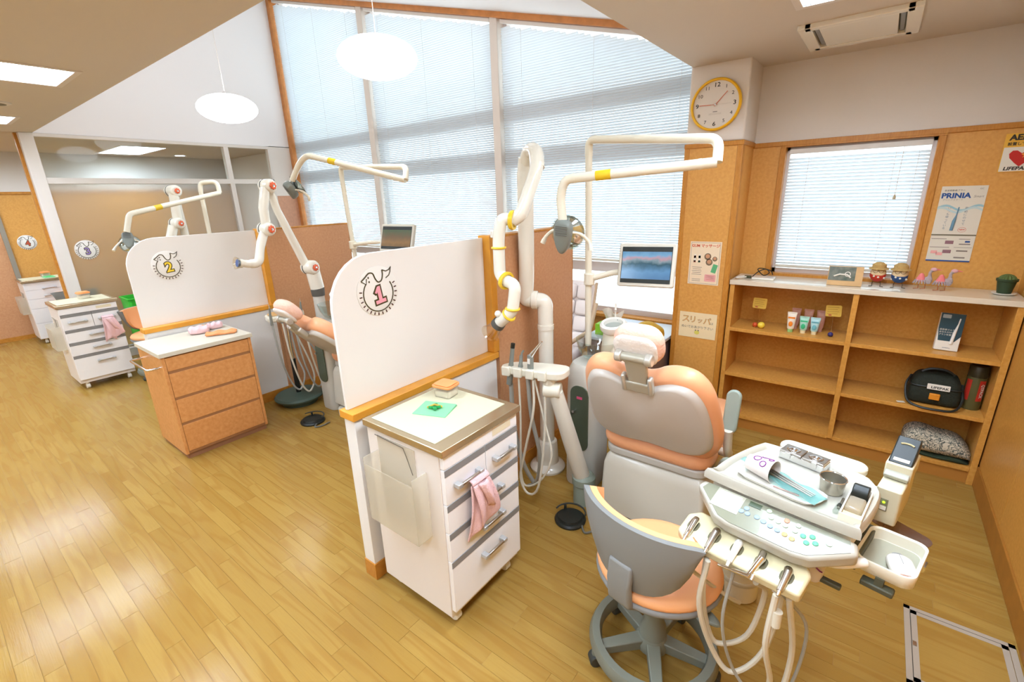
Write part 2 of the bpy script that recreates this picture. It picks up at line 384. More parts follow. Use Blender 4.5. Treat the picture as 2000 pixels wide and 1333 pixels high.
# ---------------- big window ----------------
SILL = .655
bm = B(); box(bm, XG-.1, CX1, YW+.02, YW+.2, 0, SILL-.03)
wb = struct('wall_back', bm, PANEL, smooth=0)
ob('sill', box(B(), XG, CX0+.05, YW-.06, YW+.2, SILL-.03, SILL), TRIMW, wb, bev=.003)
mull = [(-7.06, -5.215), (-5.115, -3.215), (-3.125, -1.13)]
for i, (a, b) in enumerate(mull):
    bm = B(); FY0, FY1 = YW+.05, YW+.12
    for x in (a, b-.04): loft(bm, [[V((q, FY0, z)) for q in (x, x+.04)] + [V((q, FY1, z)) for q in (x+.04, x)] for z in (SILL, slope(x)-.02)])
    wn = struct('window_%d' % (i+1), bm, ALU, smooth=0)
    for z0, z1 in ((SILL, SILL+.05), (1.04, 1.13), (2.03, 2.19), (2.45, 2.60)):
        ob('transom', box(B(), a+.04, b-.04, FY0-.01, FY1, z0, z1), ALU, wn)
    for z0, z1 in ((SILL+.05, 1.04), (1.13, 2.03), (2.19, 2.45)):
        ob('pane', box(B(), a+.04, b-.04, YW+.09, YW+.094, z0, z1), GLASS, wn)
    bm = B(); loft(bm, [[V((x, YW+.09, z)) for x, z in ((a+.04, 2.6), (b-.04, 2.6), (b-.04, slope(b)), (a+.04, slope(a)))], [V((x, YW+.094, z)) for x, z in ((a+.04, 2.6), (b-.04, 2.6), (b-.04, slope(b)), (a+.04, slope(a)))]])
    ob('pane', bm, GLASS, wn)
for a, b in ((-5.215, -5.115), (-3.215, -3.125)):
    bm = B(); loft(bm, [[V((a, YW-.05, SILL)), V((b, YW-.05, SILL)), V((b, YW+.14, SILL)), V((a, YW+.14, SILL))], [V((a, YW-.05, slope(a))), V((b, YW-.05, slope(b))), V((b, YW+.14, slope(b))), V((a, YW+.14, slope(a)))]])
    struct('trim_mullion', bm, FRAME, bev=.004)
WT = mat('window_trim_wood', (214, 140, 76), .4, noise=.1, nscale=14)
struct('trim_1', box(B(), XG, XG+.07, YW-.07, YW+.1, 0, 4.5), WT, bev=.003)
bm = B(); loft(bm, [[V((x, YW-.07, slope(x)-.05)), V((x, YW+.1, slope(x)-.05)), V((x, YW+.1, slope(x)+.01)), V((x, YW-.07, slope(x)+.01))] for x in (XG, WX1)])
struct('trim_2', bm, WT)
# white wall strip and dado between the glazed screen and the window
bm = B(); box(bm, XG-.08, XG, 3.60, YW+.05, 1.86, ZC+.01)
struct('wall_return', bm, WHITE, smooth=0)
struct('wall_return_panel', box(B(), XG-.08, XG, 3.60, YW+.05, 0, 1.86), mat('dado_pink', (216, 160, 128), .5, noise=.06, nscale=30), smooth=0)
# ---------------- glazed screen ----------------
wg = struct('wall_glazed', box(B(), XG-.09, XG+.02, 1.04, 1.15, 0, ZC-.002), FRAME, bev=.003)
ob('jamb_edge', box(B(), XG-.11, XG-.06, 1.015, 1.04, 0, ZC-.002), TRIMW, wg)
for bb in ((1.15, 3.60, 2.50, ZC), (1.15, 3.60, 2.03, 2.092), (1.15, 3.60, 0, .10), (3.575, 3.60, .1, 2.5)):
    ob('rail', box(B(), XG-.07, XG+.012, bb[0], bb[1], bb[2], bb[3]), FRAME, wg, bev=.002)
ob('mullion', box(B(), XG-.07, XG+.010, 2.985, 3.045, .1, 2.5), FRAME, wg, bev=.002)
FROST = bpy.data.materials.new('frosted_glass'); FROST.use_nodes = True
nt = FROST.node_tree; nt.nodes.clear(); N = nt.nodes.new; L = nt.links.new
o_ = N('ShaderNodeOutputMaterial'); rf = N('ShaderNodeBsdfRefraction'); rf.inputs['Roughness'].default_value = .42; rf.inputs['IOR'].default_value = 1.12; rf.inputs[0].default_value = lin((232, 230, 220))
gl = N('ShaderNodeBsdfGlossy'); gl.inputs['Roughness'].default_value = .25; df = N('ShaderNodeBsdfDiffuse'); df.inputs[0].default_value = lin((190, 186, 172))
x1_ = N('ShaderNodeMixShader'); x1_.inputs[0].default_value = .3; L(rf.outputs[0], x1_.inputs[1]); L(df.outputs[0], x1_.inputs[2])
x2_ = N('ShaderNodeMixShader'); x2_.inputs[0].default_value = .1; L(x1_.outputs[0], x2_.inputs[1]); L(gl.outputs[0], x2_.inputs[2]); L(x2_.outputs[0], o_.inputs[0])
for y0, y1 in ((1.15, 2.985), (3.045, 3.575)):
    ob('clear_pane', box(B(), XG-.04, XG-.036, y0, y1, 2.092, 2.50), GLASS, wg, smooth=0)
    o = ob('frosted_pane', quad(B(), (XG-.038, y0, .10), (XG-.038, y1, .10), (XG-.038, y1, 2.03), (XG-.038, y0, 2.03)), FROST, wg, smooth=0)
# ---------------- ceiling fixtures ----------------
LOUV = mat('louvre_white', (236, 236, 226), .4, emit=None)
LAMP = mat('fluorescent', (255, 255, 250), .5, emit=(214, 232, 255), estr=FIX_E)
def fixture(label, cx, cy, rz=0, group='recessed louvred ceiling lights'):
    t = thing('ceiling_light', label, 'ceiling light', (cx, cy, ZC), rz, group)
    a, b = LW/2, LL/2
    bm = B()
    for q in ((-a, -a+.012, -b, b), (a-.012, a, -b, b), (-a, a, -b, -b+.012), (-a, a, b-.012, b)): box(bm, q[0], q[1], q[2], q[3], -.003, .09)
    box(bm, -a, a, -b, b, .09, .10)
    ob('housing', bm, LOUV, t, w=False, smooth=0)
    bm = B()
    for q in ((-a-.02, -a+.012, -b-.02, b+.02), (a-.012, a+.02, -b-.02, b+.02), (-a, a, -b-.02, -b+.012), (-a, a, b-.012, b+.02)): box(bm, q[0], q[1], q[2], q[3], -.006, 0)
    ob('frame', bm, FRAME, t, w=False, smooth=0)
    ob('diffuser', quad(B(), (-a+.013, -b+.013, .03), (-a+.013, b-.013, .03), (a-.013, b-.013, .03), (a-.013, -b+.013, .03)), LAMP, t, w=False, smooth=0)
    bm = B()
    for k in range(1, 12):
        y = -b + LL*k/12; box(bm, -a+.013, a-.013, y-.0015, y+.0015, .002, .02)
    ob('louvre', bm, LOUV, t, w=False, smooth=0)
    for x in (-a/3, a/3): ob('divider', box(B(), x-.002, x+.002, -b+.013, b-.013, 0, .022), LOUV, t, w=False, smooth=0)
    return t
f0 = fixture('recessed louvred ceiling light nearest the top left corner of the white gable', *LIGHTS[2])
dup(f0, (*LIGHTS[1], ZC), 0, 'smaller looking recessed ceiling light just above the glazed screen post')
dup(f0, (*LIGHTS[4], ZC), 0, 'recessed louvred ceiling light beside the air conditioner, cut off by top edge')
dup(f0, (*R4, ZC), 90, 'bright ceiling light seen through the clear upper pane of the glazed screen')
for i, k in enumerate((0, 3, 5, 6, 7, 8, 9, 10)):
    dup(f0, (*LIGHTS[k], ZC), 0, ('recessed ceiling light in the far room before the number 4 wall', 'recessed ceiling light straight above the aisle beside the number 1 partition', 'added unseen ceiling light right above the photographer', 'added unseen ceiling light behind the viewer, level with the glazed screen', 'added unseen ceiling light behind the viewer, level with the orange drawer chest', 'added unseen ceiling light behind the viewer, level with the near white cabinet', 'added unseen ceiling light behind the viewer in the far room', 'added unseen ceiling light behind the viewer next to the right wall')[i])  # lights above and behind the viewer are unseen, added for brightness
# ceiling air conditioner
t = thing('ceiling_air_conditioner', 'white rectangular ceiling air conditioner cassette above the shelf wall', 'air conditioner', (AC[0], AC[2], ZC))
x0, x1, y0, y1 = AC
bm = B(); box(bm, x0-.03, x0+.03, y0-.02, y1+.02, ZC-.022, ZC+.02); box(bm, x1-.03, x1+.03, y0-.02, y1+.02, ZC-.022, ZC+.02); box(bm, x0, x1, y0-.02, y0+.03, ZC-.022, ZC+.02); box(bm, x0, x1, y1-.03, y1+.02, ZC-.022, ZC+.02)
ob('frame', bm, PWHITE, t, bev=.004)
ob('intake_panel', box(B(), x0+.06, x1-.06, y0+.035, y1-.035, ZC-.02, ZC+.03), PWHITE, t, bev=.003)
for xa in (x0+.032, x1-.058): 
    ob('outlet_slot', box(B(), xa, xa+.026, y0+.03, y1-.03, ZC-.002, ZC+.06), mat('slot_olive', (110, 100, 70), .6), t)
    ob('louvre_flap', box(B(), xa+.004, xa+.022, y0+.04, y1-.04, -.002, .002, T(0, 0, ZC-.006)), GREYP, t)
ob('service_lid', box(B(), x0, x1, y0, y1, ZC+.06, ZC+.08), PWHITE, t)
# smoke detector / speaker on the ceiling and far downlight
t = thing('ceiling_speaker', 'round grey ceiling speaker at the left edge between two lights', 'speaker', (-5.35, .70, ZC))
lathe_b = lathe(B(), [(0, ZC-.012), (.085, ZC-.012), (.1, ZC-.006), (.1, ZC)], 32, T(-5.35, .70, 0)); ob('grille', lathe(B(), [(0, ZC-.016), (.07, ZC-.014), (.075, ZC-.01)], 28, T(-5.35,.70,0)), mat('speaker_grey', (120, 112, 92), .6), t)
ob('ring', lathe_b, FRAME, t)
t = thing('downlight', 'small round downlight seen through the glazed screen', 'ceiling light', (-9.0, 3.1, ZC))
ob('lens', lathe(B(), [(0, ZC-.004), (.07, ZC-.004), (.07, ZC)], 24, T(-9.0, 3.1, 0)), LAMP, t)
ob('ring', lathe(B(), [(.07, ZC-.008), (.09, ZC-.006), (.09, ZC), (.07, ZC)], 24, T(-9.0, 3.1, 0), True), FRAME, t)
# pendants
PS = mat('pendant_glass', (255, 255, 255), .4, emit=(240, 246, 255), estr=PEND_E)
def pendant(label, x, y, z):
    t = thing('pendant_lamp', label, 'pendant lamp', (x, y, z), 0, 'flattened oval pendant lamps')
    ob('shade', ell(B(), (x, y, z), .27, .27, .13, 32, 14), PS, t)
    ob('cord', cyl(B(), (x, y, z+.12), (x, y, slope(x)-.01), .0025, seg=8), FRAME, t)
    ob('ceiling_rose', lathe(B(), [(.045, 0), (.045, .02), (.02, .04)], 20, T(x, y, slope(x)-.045)), FRAME, t)
    ob('cap', lathe(B(), [(.03, 0), (.02, .025), (.008, .035)], 16, T(x, y, z+.12)), CHROME, t)
pendant('large glowing oval pendant lamp hanging before the middle window', -2.93, 2.35, 2.69)
pendant('farther glowing oval pendant lamp hanging before the white gable', -5.33, 2.35, 2.67)
# ---------------- blinds ----------------
def blind(label, x0, x1, yb, z0, ztop, tilt=-40, pitch=.0215, wide=.025, sl=None, cords=(.12, .5, .88)):
    t = thing('venetian_blind', label, 'window blind', (x0, yb, z0), 0)
    mesh = bpy.data.meshes.new('slat'); bm = B(); s, c = math.sin(math.radians(tilt)), math.cos(math.radians(tilt)); h = wide/2
    rows = [[V((x, q*h*c - (1-q*q)*.0016*s, q*h*s + (1-q*q)*.0016*c)) for q in (-1, -.4, .4, 1)] for x in (0, 1)]
    loft(bm, rows, closed=False); bm.to_mesh(mesh); bm.free(); mesh.materials.append(BLINDM); mesh.shade_smooth()
    z = z0 + .03; top = ztop(x0)
    while z < top - .05:
        xe = x1
        while xe > x0 + .1 and z > ztop(xe) - .05: xe -= .06
        if xe <= x0 + .1: break
        o = bpy.data.objects.new('slat', mesh); col.objects.link(o); o.parent = t; o.location = (0, 0, z - z0); o.scale = (xe - x0, 1, 1); z += pitch
    ob('bottom_rail', box(B(), x0, x1, yb-.013, yb+.013, z0, z0+.018), BLINDM if False else mat('blind_rail', (214, 206, 190), .5), t, bev=.003)
    bm = B(); loft(bm, [[V((x, yb-.016, ztop(x)-.035)), V((x, yb+.016, ztop(x)-.035)), V((x, yb+.016, ztop(x)-.004)), V((x, yb-.016, ztop(x)-.004))] for x in (x0, x1)])
    ob('head_rail', bm, mat('blind_headrail', (232, 228, 222), .4), t)
    for q in cords:
        x = x0 + (x1-x0)*q; bm = B()
        for dy in (-.012, .012): cyl(bm, (x, yb+dy, z0), (x, yb+dy, ztop(x)-.03), .0009, seg=5)
        ob('ladder_cord', bm, FRAME, t)
    return t
BY = YW - .02
blind('leftmost tall venetian blind beside the white gable wall', -7.04, -5.24, BY, 1.15, lambda x: slope(x)-.05)
blind('middle tall venetian blind behind the large pendant lamp', -5.09, -3.23, BY, 1.15, lambda x: slope(x)-.05)
blind('rightmost tall venetian blind next to the clock column', -3.10, -1.13, BY, 1.15, lambda x: slope(x)-.05)
tb = blind('small white venetian blind in the wooden framed window above the shelf', wx0+.02, wx1-.02, SY+.03, 1.19, lambda x: 2.0, tilt=-38, cords=(.16, .78, .93))
ob('pull_cord', tube(B(), [(wx1-.15, SY+.005, 1.97), (wx1-.15, SY+.004, 1.68)], .0015, 6), FRAME, tb)
ob('cord_tassel', lathe(B(), [(.003, .03), (.008, .012), (.009, 0)], 12, T(wx1-.15, SY+.004, 1.655)), mat('tassel', (200, 184, 150), .5), tb)
# ---------------- partitions between the chairs ----------------
BOARD = mat('board_white', (240, 234, 226), .3)
def partition(label, XP, YP):
    """low wall, ledge and rounded white board towards the aisle, tall veneer panel towards the window"""
    t = thing('partition', label, 'partition', (XP, YP, 0), 0, 'partitions between the dental chairs')
    xr, xl = XP, XP - .075; y0, y1, y2 = YP, YP + .965, YP + 1.83
    ob('low_wall', box(B(), xl, xr, y0, y1, .09, .85), LAMW, t, bev=.002)
    ob('base_block', box(B(), xl-.004, xr+.004, y0-.004, y1, 0, .09), TRIMW, t, bev=.002)
    ob('ledge', box(B(), xl-.012, xr+.014, y0-.012, y1+.01, .85, .885), LEDGE, t, bev=.003)
    # rounded board: outline in (y,z)
    r = .21; out = [(y0+.004, .885), (y1-.02, .885), (y1-.02, 1.538)]
    for k in range(9):
        a = math.radians(90 + 90*k/8); out.append((y0+.004+r+r*math.cos(a), 1.538-r+r*math.sin(a)))
    M = Matrix(((0,0,1,0),(1,0,0,0),(0,1,0,0),(0,0,0,1)))
    ob('board', prism(B(), out, xl+.012, xl+.03, M), BOARD, t, bev=.002)
    ob('corner_post', box(B(), xl-.004, xr+.004, y1-.02, y1+.03, .885, 1.55), LEDGE, t, bev=.003)
    ob('veneer_panel', box(B(), xl, xr, y1+.03, y2, .09, 1.535), PANEL2, t, bev=.002)
    ob('top_cap', box(B(), xl-.002, xr+.002, y1+.03, y2+.002, 1.535, 1.547), TRIMW, t)
    ob('baseboard', box(B(), xl-.008, xr+.008, y1, y2+.004, 0, .09), TRIMW, t, bev=.002)
    ob('end_strip', box(B(), xl-.001, xr+.001, y2, y2+.006, .09, 1.535), TRIMW, t)
    return t
X1, X2 = -1.655, -4.225
partition('nearest partition with rounded white board bearing number 1', X1, 1.0)
partition('second partition with rounded white board bearing number 2', X2, .965)
# wall outlet on partition 2
t = thing('wall_outlet', 'pale wall outlet plate with hanging plug on the second partition', 'outlet', (X2, 1.50, .5))
ob('plate', box(B(), X2, X2+.008, 1.47, 1.54, .44, .56), PWHITE, t, bev=.003)
ob('plug', box(B(), X2+.002, X2+.03, 1.505, 1.53, .36, .42), PWHITE, t, bev=.006)
ob('socket_slot', box(B(), X2+.028, X2+.031, 1.513, 1.522, .38, .40), BLACK, t)
# ---------------- number badges ----------------
BDISC = mat('badge_disc', (240, 234, 224), .5); BINK = mat('badge_ink', (74, 62, 26), .6); BRED = mat('badge_ray', (84, 44, 28), .6)
NUMC = {'1': (242, 160, 170), '2': (250, 214, 60), '3': (160, 136, 190), '4': (206, 92, 64)}
def badge(n, o, a, label, R=.108, ghost=None):
    M = frame(o, a, (0, 0, 1)); t = thing('number_badge', label, 'badge', o, 0, 'bird number badges')
    ob('disc', lathe(B(), [(R, 0), (R, .0022), (R*.985, .003)], 40, M), ghost or BDISC, t)
    k = R/.108; z = .0035; P = lambda pts: [M @ V((x*k, y*k, z)) for x, y in pts]
    bm = B(); arc = [(.078*math.cos(math.radians(a_)), .078*math.sin(math.radians(a_))-.012) for a_ in range(142, 398, 12)]
    tube(bm, P(arc), .0028*k, 6)
    neck = catmull([V((x*k, y*k, z)) for x, y in ((-.082, .052), (-.062, .066), (-.040, .082), (-.020, .078), (-.010, .055), (.004, .038), (.022, .044), (.030, .066), (.030, .088))], 4)
    tube(bm, [M @ p for p in neck], .0032*k, 6)
    tube(bm, P([(.030, .088), (.050, .080), (.066, .084), (.078, .096), (.072, .074), (.064, .060), (.046, .050)]), .0025*k, 6)
    tube(bm, P([(-.082, .052), (-.058, .036), (-.054, .060)]), .0025*k, 6)
    for e in ((-.044, .063), (-.042, .045)): ell(bm, (0, 0, 0), .004*k, .005*k, .001, 8, 4, M @ T(e[0]*k, e[1]*k, z))
    ob('bird_outline', bm, BINK, t)
    bm = B()
    for i in range(17):
        a_ = math.radians(170 + i*13.3); c, s = math.cos(a_), math.sin(a_)
        tube(bm, P([(.086*c, .086*s-.010), (.098*c, .098*s-.010)]), .0028*k, 6)
    ob('ray_marks', bm, BRED, t)
    NM = mat('numeral_'+n, NUMC[n], .5)
    if n == '1':
        one = [(-.026, -.036), (.028, -.036), (.028, -.020), (.010, -.020), (.010, .040), (-.004, .040), (-.022, .016), (-.014, .010), (-.008, .018), (-.008, -.020), (-.026, -.020)]
        ring_ = [(-.033, -.043), (.035, -.043), (.035, -.013), (.017, -.013), (.017, .047), (-.008, .047), (-.032, .016), (-.019, .002), (-.015, .006), (-.015, -.013), (-.033, -.013)]
        Mo = M @ T(.004*k, -.020*k, .003) @ RZ(8) @ Matrix.Diagonal((k, k, 1, 1)); ob('numeral_outline', prism(B(), ring_, 0, .001, Mo), BINK, t, smooth=0); ob('numeral', prism(B(), one, .001, .0018, Mo), NM, t, smooth=0)
    else:
        text('numeral_outline', n, .105*k, BINK, t, M @ T(.004*k, -.018*k, .0032) @ RZ(6), .0005, .0075*k)
        text('numeral', n, .105*k, NM, t, M @ T(.004*k, -.018*k, .0042) @ RZ(6), .0005, .0015*k)
    return t
badge('1', (X1-.075+.0305, 1.232, 1.372), (0, 1, 0), 'round bird badge with pink number 1 on nearest white board')
badge('2', (X2-.075+.0305, 1.222, 1.328), (0, 1, 0), 'round bird badge with yellow number 2 on second white board')
badge('3', (XG-.035, 1.312, 1.314), (0, 1, 0), 'round bird badge with lilac number 3 on frosted glass')
badge('4', (XL+.002, 1.128, 1.34), (0, 1, 0), 'round bird badge with red number 4 on far orange wall', R=.10)
# ---------------- white drawer cabinets ----------------
STRIP = mat('grey_strip', (138, 136, 134), .4); CABW = mat('cabinet_white', (250, 247, 245), .32); CABS = mat('cabinet_side', (236, 226, 216), .4)
TOPM = mat('cabinet_top_mat', (214, 206, 172), .4); CLEAR = thin('clear_plastic', (244, 244, 240), .12, .05); MILK = thin('milky_plastic', (252, 250, 244), .08, .3, .3, (250, 246, 236))
def handle(parent, x, y, z, w):
    bm = B(); box(bm, x+.018, x+.03, y-w/2+.012, y+w/2-.012, z-.006, z+.006); ob('grip', bm, STEEL, parent, bev=.003)
    bm = B()
    for s in (-1, 1): box(bm, x, x+.031, y+s*(w/2-.008)-.012, y+s*(w/2-.008)+.012, z-.009, z+.009)
    return bm
def drawer_cabinet(label, xf, y0, wy=.45, dx=.44, H=.875, rows=None, plain=False, detail=True):
    """front faces +x at xf"""
    t = thing('drawer_cabinet', label, 'cabinet', (xf-dx/2, y0+wy/2, 0), 0, 'white wheeled drawer cabinets')
    y1 = y0+wy; xb = xf-dx
    ob('body', box(B(), xb, xf-.022, y0, y1, .07, H-.03), CABS, t, bev=.002)
    ob('steel_top', box(B(), xb-.01, xf+.012, y0-.012, y1+.012, H-.03, H), mat('top_steel', (196, 180, 150), .25, .85), t, bev=.003)
    ob('top_mat', box(B(), xb+.02, xf-.05, y0+.015, y1-.02, H, H+.002), TOPM, t)
    rows = rows or [('blank', .06), ('pair', .155), ('one', .13), ('one', .135), ('deep', .255)]
    z = H-.034
    for kind, h in rows:
        zb = z-h
        if kind == 'blank':
            o = ob('front_rail', box(B(), xf-.022, xf, y0+.004, y1-.004, zb+.003, z), CABW, t, bev=.0015)
            ob('sticker', box(B(), xf, xf+.001, y1-.17, y1-.05, zb+.018, zb+.045), mat('sticker_beige', (234, 222, 190), .6), o)
        else:
            spans = [(y0+.004, y0+wy*.52-.002), (y0+wy*.52+.002, y1-.004)] if kind == 'pair' else [(y0+.004, y1-.004)]
            for a, b in spans:
                o = ob('drawer', box(B(), xf-.022, xf, a, b, zb+.003, z), CABW, t, bev=.0015)
                if not plain: ob('grey_strip', box(B(), xf-.001, xf+.0015, a, b, z-.028, z), STRIP, o)
                wdt = min(.14, (b-a)*.62); zc = z-.028-(h-.028)*.42 if kind != 'deep' else z-.085
                bm = handle(o, xf, (a+b)/2 + (.02 if kind != 'pair' else 0), zc, wdt); ob('handle', bm, mat('handle_silver', (206, 208, 208), .35, .6), o, bev=.003)
        z = zb
    for (cx, cyy) in ((xf-.05, y0+.055), (xf-.05, y1-.055), (xb+.05, y0+.055), (xb+.05, y1-.055)):
        bm = B(); cyl(bm, (cx-.012, cyy-.016, .028), (cx-.012, cyy+.016, .028), .028, seg=16); cyl(bm, (cx, cyy, .05), (cx, cyy, .072), .012, seg=10)
        ob('caster', bm, PWHITE, t, bev=.004)
    # one wheel turned out under the front
    return t
def file_pocket(label, x0, x1, y, z0, z1):
    t = thing('file_pocket', label, 'file pocket', ((x0+x1)/2, y, z0), 0, 'hanging clear file pockets')
    bm = B(); d = .075; th = .003
    box(bm, x0, x1, y-d, y-d+th, z0, z0+(z1-z0)*.72); box(bm, x0, x0+th, y-d, y-.001, z0, z0+(z1-z0)*.8); box(bm, x1-th, x1, y-d, y-.001, z0, z0+(z1-z0)*.8); box(bm, x0, x1, y-d, y-.001, z0, z0+th)
    ob('pocket', bm, MILK, t)
    ob('back_sheet', box(B(), x0+.01, x1-.06, y-.004, y-.001, z0, z1), MILK, t)
    ob('wire_hanger', tube(B(), [(x0, y-.006, z1), (x1-.12, y-.008, z1-.005), (x1-.10, y-.01, z1-.04), (x1-.06, y-.02, z1-.10)], .0018, 6), mat('wire_dark', (110, 104, 98), .4, .6), t)
    return t
C1X, C1Y = -1.135, 1.015
drawer_cabinet('near white drawer cabinet on casters standing against the number 1 partition', C1X, C1Y, .455, .455)
file_pocket('milky file pocket hung on side of near drawer cabinet', -1.53, -1.23, C1Y, .45, .82)
C3X, C3Y = -6.13, .775
drawer_cabinet('middle white drawer cabinet with steel top before frosted glass number 3', C3X, C3Y, .455, .455)
file_pocket('milky file pocket hung on side of the middle drawer cabinet', -6.52, -6.24, C3Y, .42, .72)
C4X, C4Y = -8.86, .875
drawer_cabinet('farthest white drawer cabinet below the number 4 badge', C4X, C4Y, .45, .44, rows=[('deep', .10), ('deep', .12), ('deep', .13), ('deep', .20), ('deep', .215)], plain=True)
file_pocket('milky file pocket hung on side of the farthest cabinet', -9.24, -8.96, C4Y, .42, .70)
# ---------------- orange drawer chest ----------------
OV = mat('chest_orange', (222, 158, 98), .38, noise=1, nscale=40, nc=(208, 140, 76))
OX, OY, OW, OD, OH = -3.70, .885, .585, .50, .81
t = thing('drawer_chest', 'orange wood drawer chest with white top and chrome side rail', 'cabinet', (OX-OD/2, OY+OW/2, 0))
ob('body', box(B(), OX-OD, OX-.02, OY, OY+OW, .035, OH-.03), OV, t, bev=.002)
ob('plinth', box(B(), OX-OD+.02, OX-.012, OY+.012, OY+OW-.012, 0, .04), mat('plinth_brown', (150, 104, 72), .6), t)
ob('white_top', box(B(), OX-OD-.005, OX+.012, OY-.012, OY+OW+.012, OH-.03, OH), mat('chest_top', (216, 208, 188), .3), t, bev=.002)
for s in (0, 1): ob('side_stile', box(B(), OX-.02, OX, OY+s*(OW-.02), OY+.02+s*(OW-.02), .04, OH-.03), OV, t, bev=.001)
zt = OH-.034
for h in (.115, .195, .195, .225):
    o = ob('drawer', box(B(), OX-.02, OX-.001, OY+.022, OY+OW-.022, zt-h+.014, zt-.006), OV, t, bev=.0015)
    ob('finger_groove', box(B(), OX-.02, OX-.0035, OY+.022, OY+OW-.022, zt-h-.006, zt-h+.014), mat('groove_brown', (158, 108, 66), .6), o)
    zt -= h
ob('towel_rail', tube(B(), fillet([(OX-.06, OY, .70), (OX-.06, OY-.075, .70), (OX-OD+.06, OY-.075, .70), (OX-OD+.06, OY, .70)], .03), .008, 10), CHROME, t)
def towel(name, label, M, m, w=.16, d=.10, h=.045, seed=0, group=None, roll=False):
    r = random.Random(seed); t = thing(name, label, 'towel', M.translation, 0, group)
    n = 14; rings = []
    for i in range(n+1):
        u = i/n - .5; ring = []
        for k in range(20):
            a = 2*math.pi*k/20; ca, sa = math.cos(a), math.sin(a)
            s = (1-abs(2*u)**4*.25)*(1+.05*r.uniform(-1, 1))
            ring.append(M @ V((u*w + .006*r.uniform(-1,1), d/2*s*math.copysign(abs(ca)**.6, ca), max(0, h/2 + h/2*s*math.copysign(abs(sa)**.7, sa) + (.006*math.sin(u*15+seed) if sa > 0 else 0)))))
        rings.append(ring)
    ob('cloth', loft(B(), rings), m, t, sub=1, smooth=180)
    if roll:
        bm = B()
        for s in (.5, -.5):
            pts = [M @ V((s*w*1.0, (d*.4-(d*.32)*q/18)*math.cos(q*.7), h*.5+(h*.4-h*.32*q/18)*math.sin(q*.7))) for q in range(19)]
            tube(bm, pts, .003, 6)
        ob('rolled_edge', bm, m, t)
    else:
        bm = B()
        for q in (.3, .6): tube(bm, [M @ V((x_, -d/2-.001, h*q)) for x_ in (-w*.45, 0, w*.45)], .002, 6)
        ob('folded_edge', bm, m, t)
    return t
PINK = mat('terry_pink', (246, 204, 204), .9, bump=.5, bscale=220); PEACH = mat('cloth_peach', (240, 162, 104), .85, bump=.3, bscale=160); 
towel('hand_towel', 'rolled pink towel at left on the orange chest top', T(-4.05, 1.255, OH) @ RZ(70), PINK, .13, .11, .055, 1, 'towels on the orange chest', True)
towel('hand_towel', 'small rolled pink towel at back right of the orange chest top', T(-4.10, 1.385, OH) @ RZ(80), PINK, .10, .07, .05, 2, 'towels on the orange chest', True)
towel('folded_cloth', 'folded orange cloth spread on the orange chest top', T(-3.88, 1.345, OH) @ RZ(62), PEACH, .21, .11, .022, 3, 'towels on the orange chest')
towel('folded_cloth', 'orange cloth bundled between two pink towels on the chest', T(-4.115, 1.318, OH) @ RZ(88), PEACH, .05, .05, .04, 4, 'towels on the orange chest')
# draped pink towels over drawer handles
def draped(label, x, y, z, s=1, seed=0):
    t = thing('hand_towel', label, 'towel', (x, y, z), 0, 'pink towels hung on drawer handles'); r = random.Random(seed)
    def sheet(bm, xo, w0, w1, L, skew, ph):
        rows = []
        for j in range(11):
            v = j/10; w_ = w0+(w1-w0)*v
            rows.append([V((x + xo*(1-.2*v) + .010*math.sin(u*7+ph+v*2)*(.3+v) + .012*math.sin(v*3.1), y + (u-.5)*w_*s + skew*v*s, z - L*s*v - (.02*math.sin(u*5+ph))*v)) for u in [i/12 for i in range(13)]])
        loft(bm, rows, closed=False, cap=False)
    bm = B(); sheet(bm, .042, .10, .125, .21, .05, 0); sheet(bm, .030, .10, .10, .25, -.02, 2)
    rows = [[V((x + .024 + .020*math.cos(a), y + (u-.5)*.10*s, z + .018*math.sin(a))) for u in [i/12 for i in range(13)]] for a in [math.pi*k/8 for k in range(9)]]
    loft(bm, rows, closed=False, cap=False)
    o = ob('front_fold', bm, PINK, t, smooth=180); md = o.modifiers.new('t', 'SOLIDIFY'); md.thickness = .008; md.offset = 0; md2 = o.modifiers.new('s', 'SUBSURF'); md2.levels = 1; md2.render_levels = 1
    bm = B(); sheet(bm, .055, .05, .06, .15, .07, 4); o = ob('side_fold', bm, PINK, t, smooth=180); md = o.modifiers.new('t', 'SOLIDIFY'); md.thickness = .01; md.offset = 0
    return t
draped('pink towel draped over upper drawer handle of the near cabinet', C1X, C1Y+.155, .675, 1.0, 1)
draped('pink towel draped over right upper handle of the middle cabinet', C3X, C3Y+.345, .70, .95, 2)
# things on the cabinets
ORL = mat('lid_orange', (246, 160, 96), .35)
def tub(label, x, y, z, rz=0, s=1):
    t = thing('lidded_box', label, 'container', (x, y, z), rz, 'small boxes with orange lids')
    M = mw(t); bm = B(); rings = []
    for zz, q in ((0, .9), (.002, .92), (.048, 1.0)): rings.append([M @ V((px_*q*s, py_*q*s, zz*s)) for px_, py_ in rrect(.095, .085, .015)])
    ob('tub', loft(bm, rings), MILK, t)
    bm = B(); prism(bm, [(a*s, b*s) for a, b in rrect(.104, .094, .018)], .048*s, .058*s, M); prism(bm, [(a*s, b*s) for a, b in rrect(.09, .08, .015)], .058*s, .064*s, M)
    ob('lid', bm, ORL, t, bev=.002)
    ob('contents', prism(B(), [(a*s, b*s) for a, b in rrect(.078, .068, .01)], .003*s, .03*s, M), PAPER, t)
tub('clear box with orange lid on the near cabinet beside the ledge', -1.47, 1.375, .877, 8, 1.0)
tub('clear box with orange lid on the middle cabinet top', -6.42, 1.04, .877, 5, 1.1)
tub('clear box with orange lid on the farthest cabinet', -9.17, 1.16, .877, 5, 1.1)
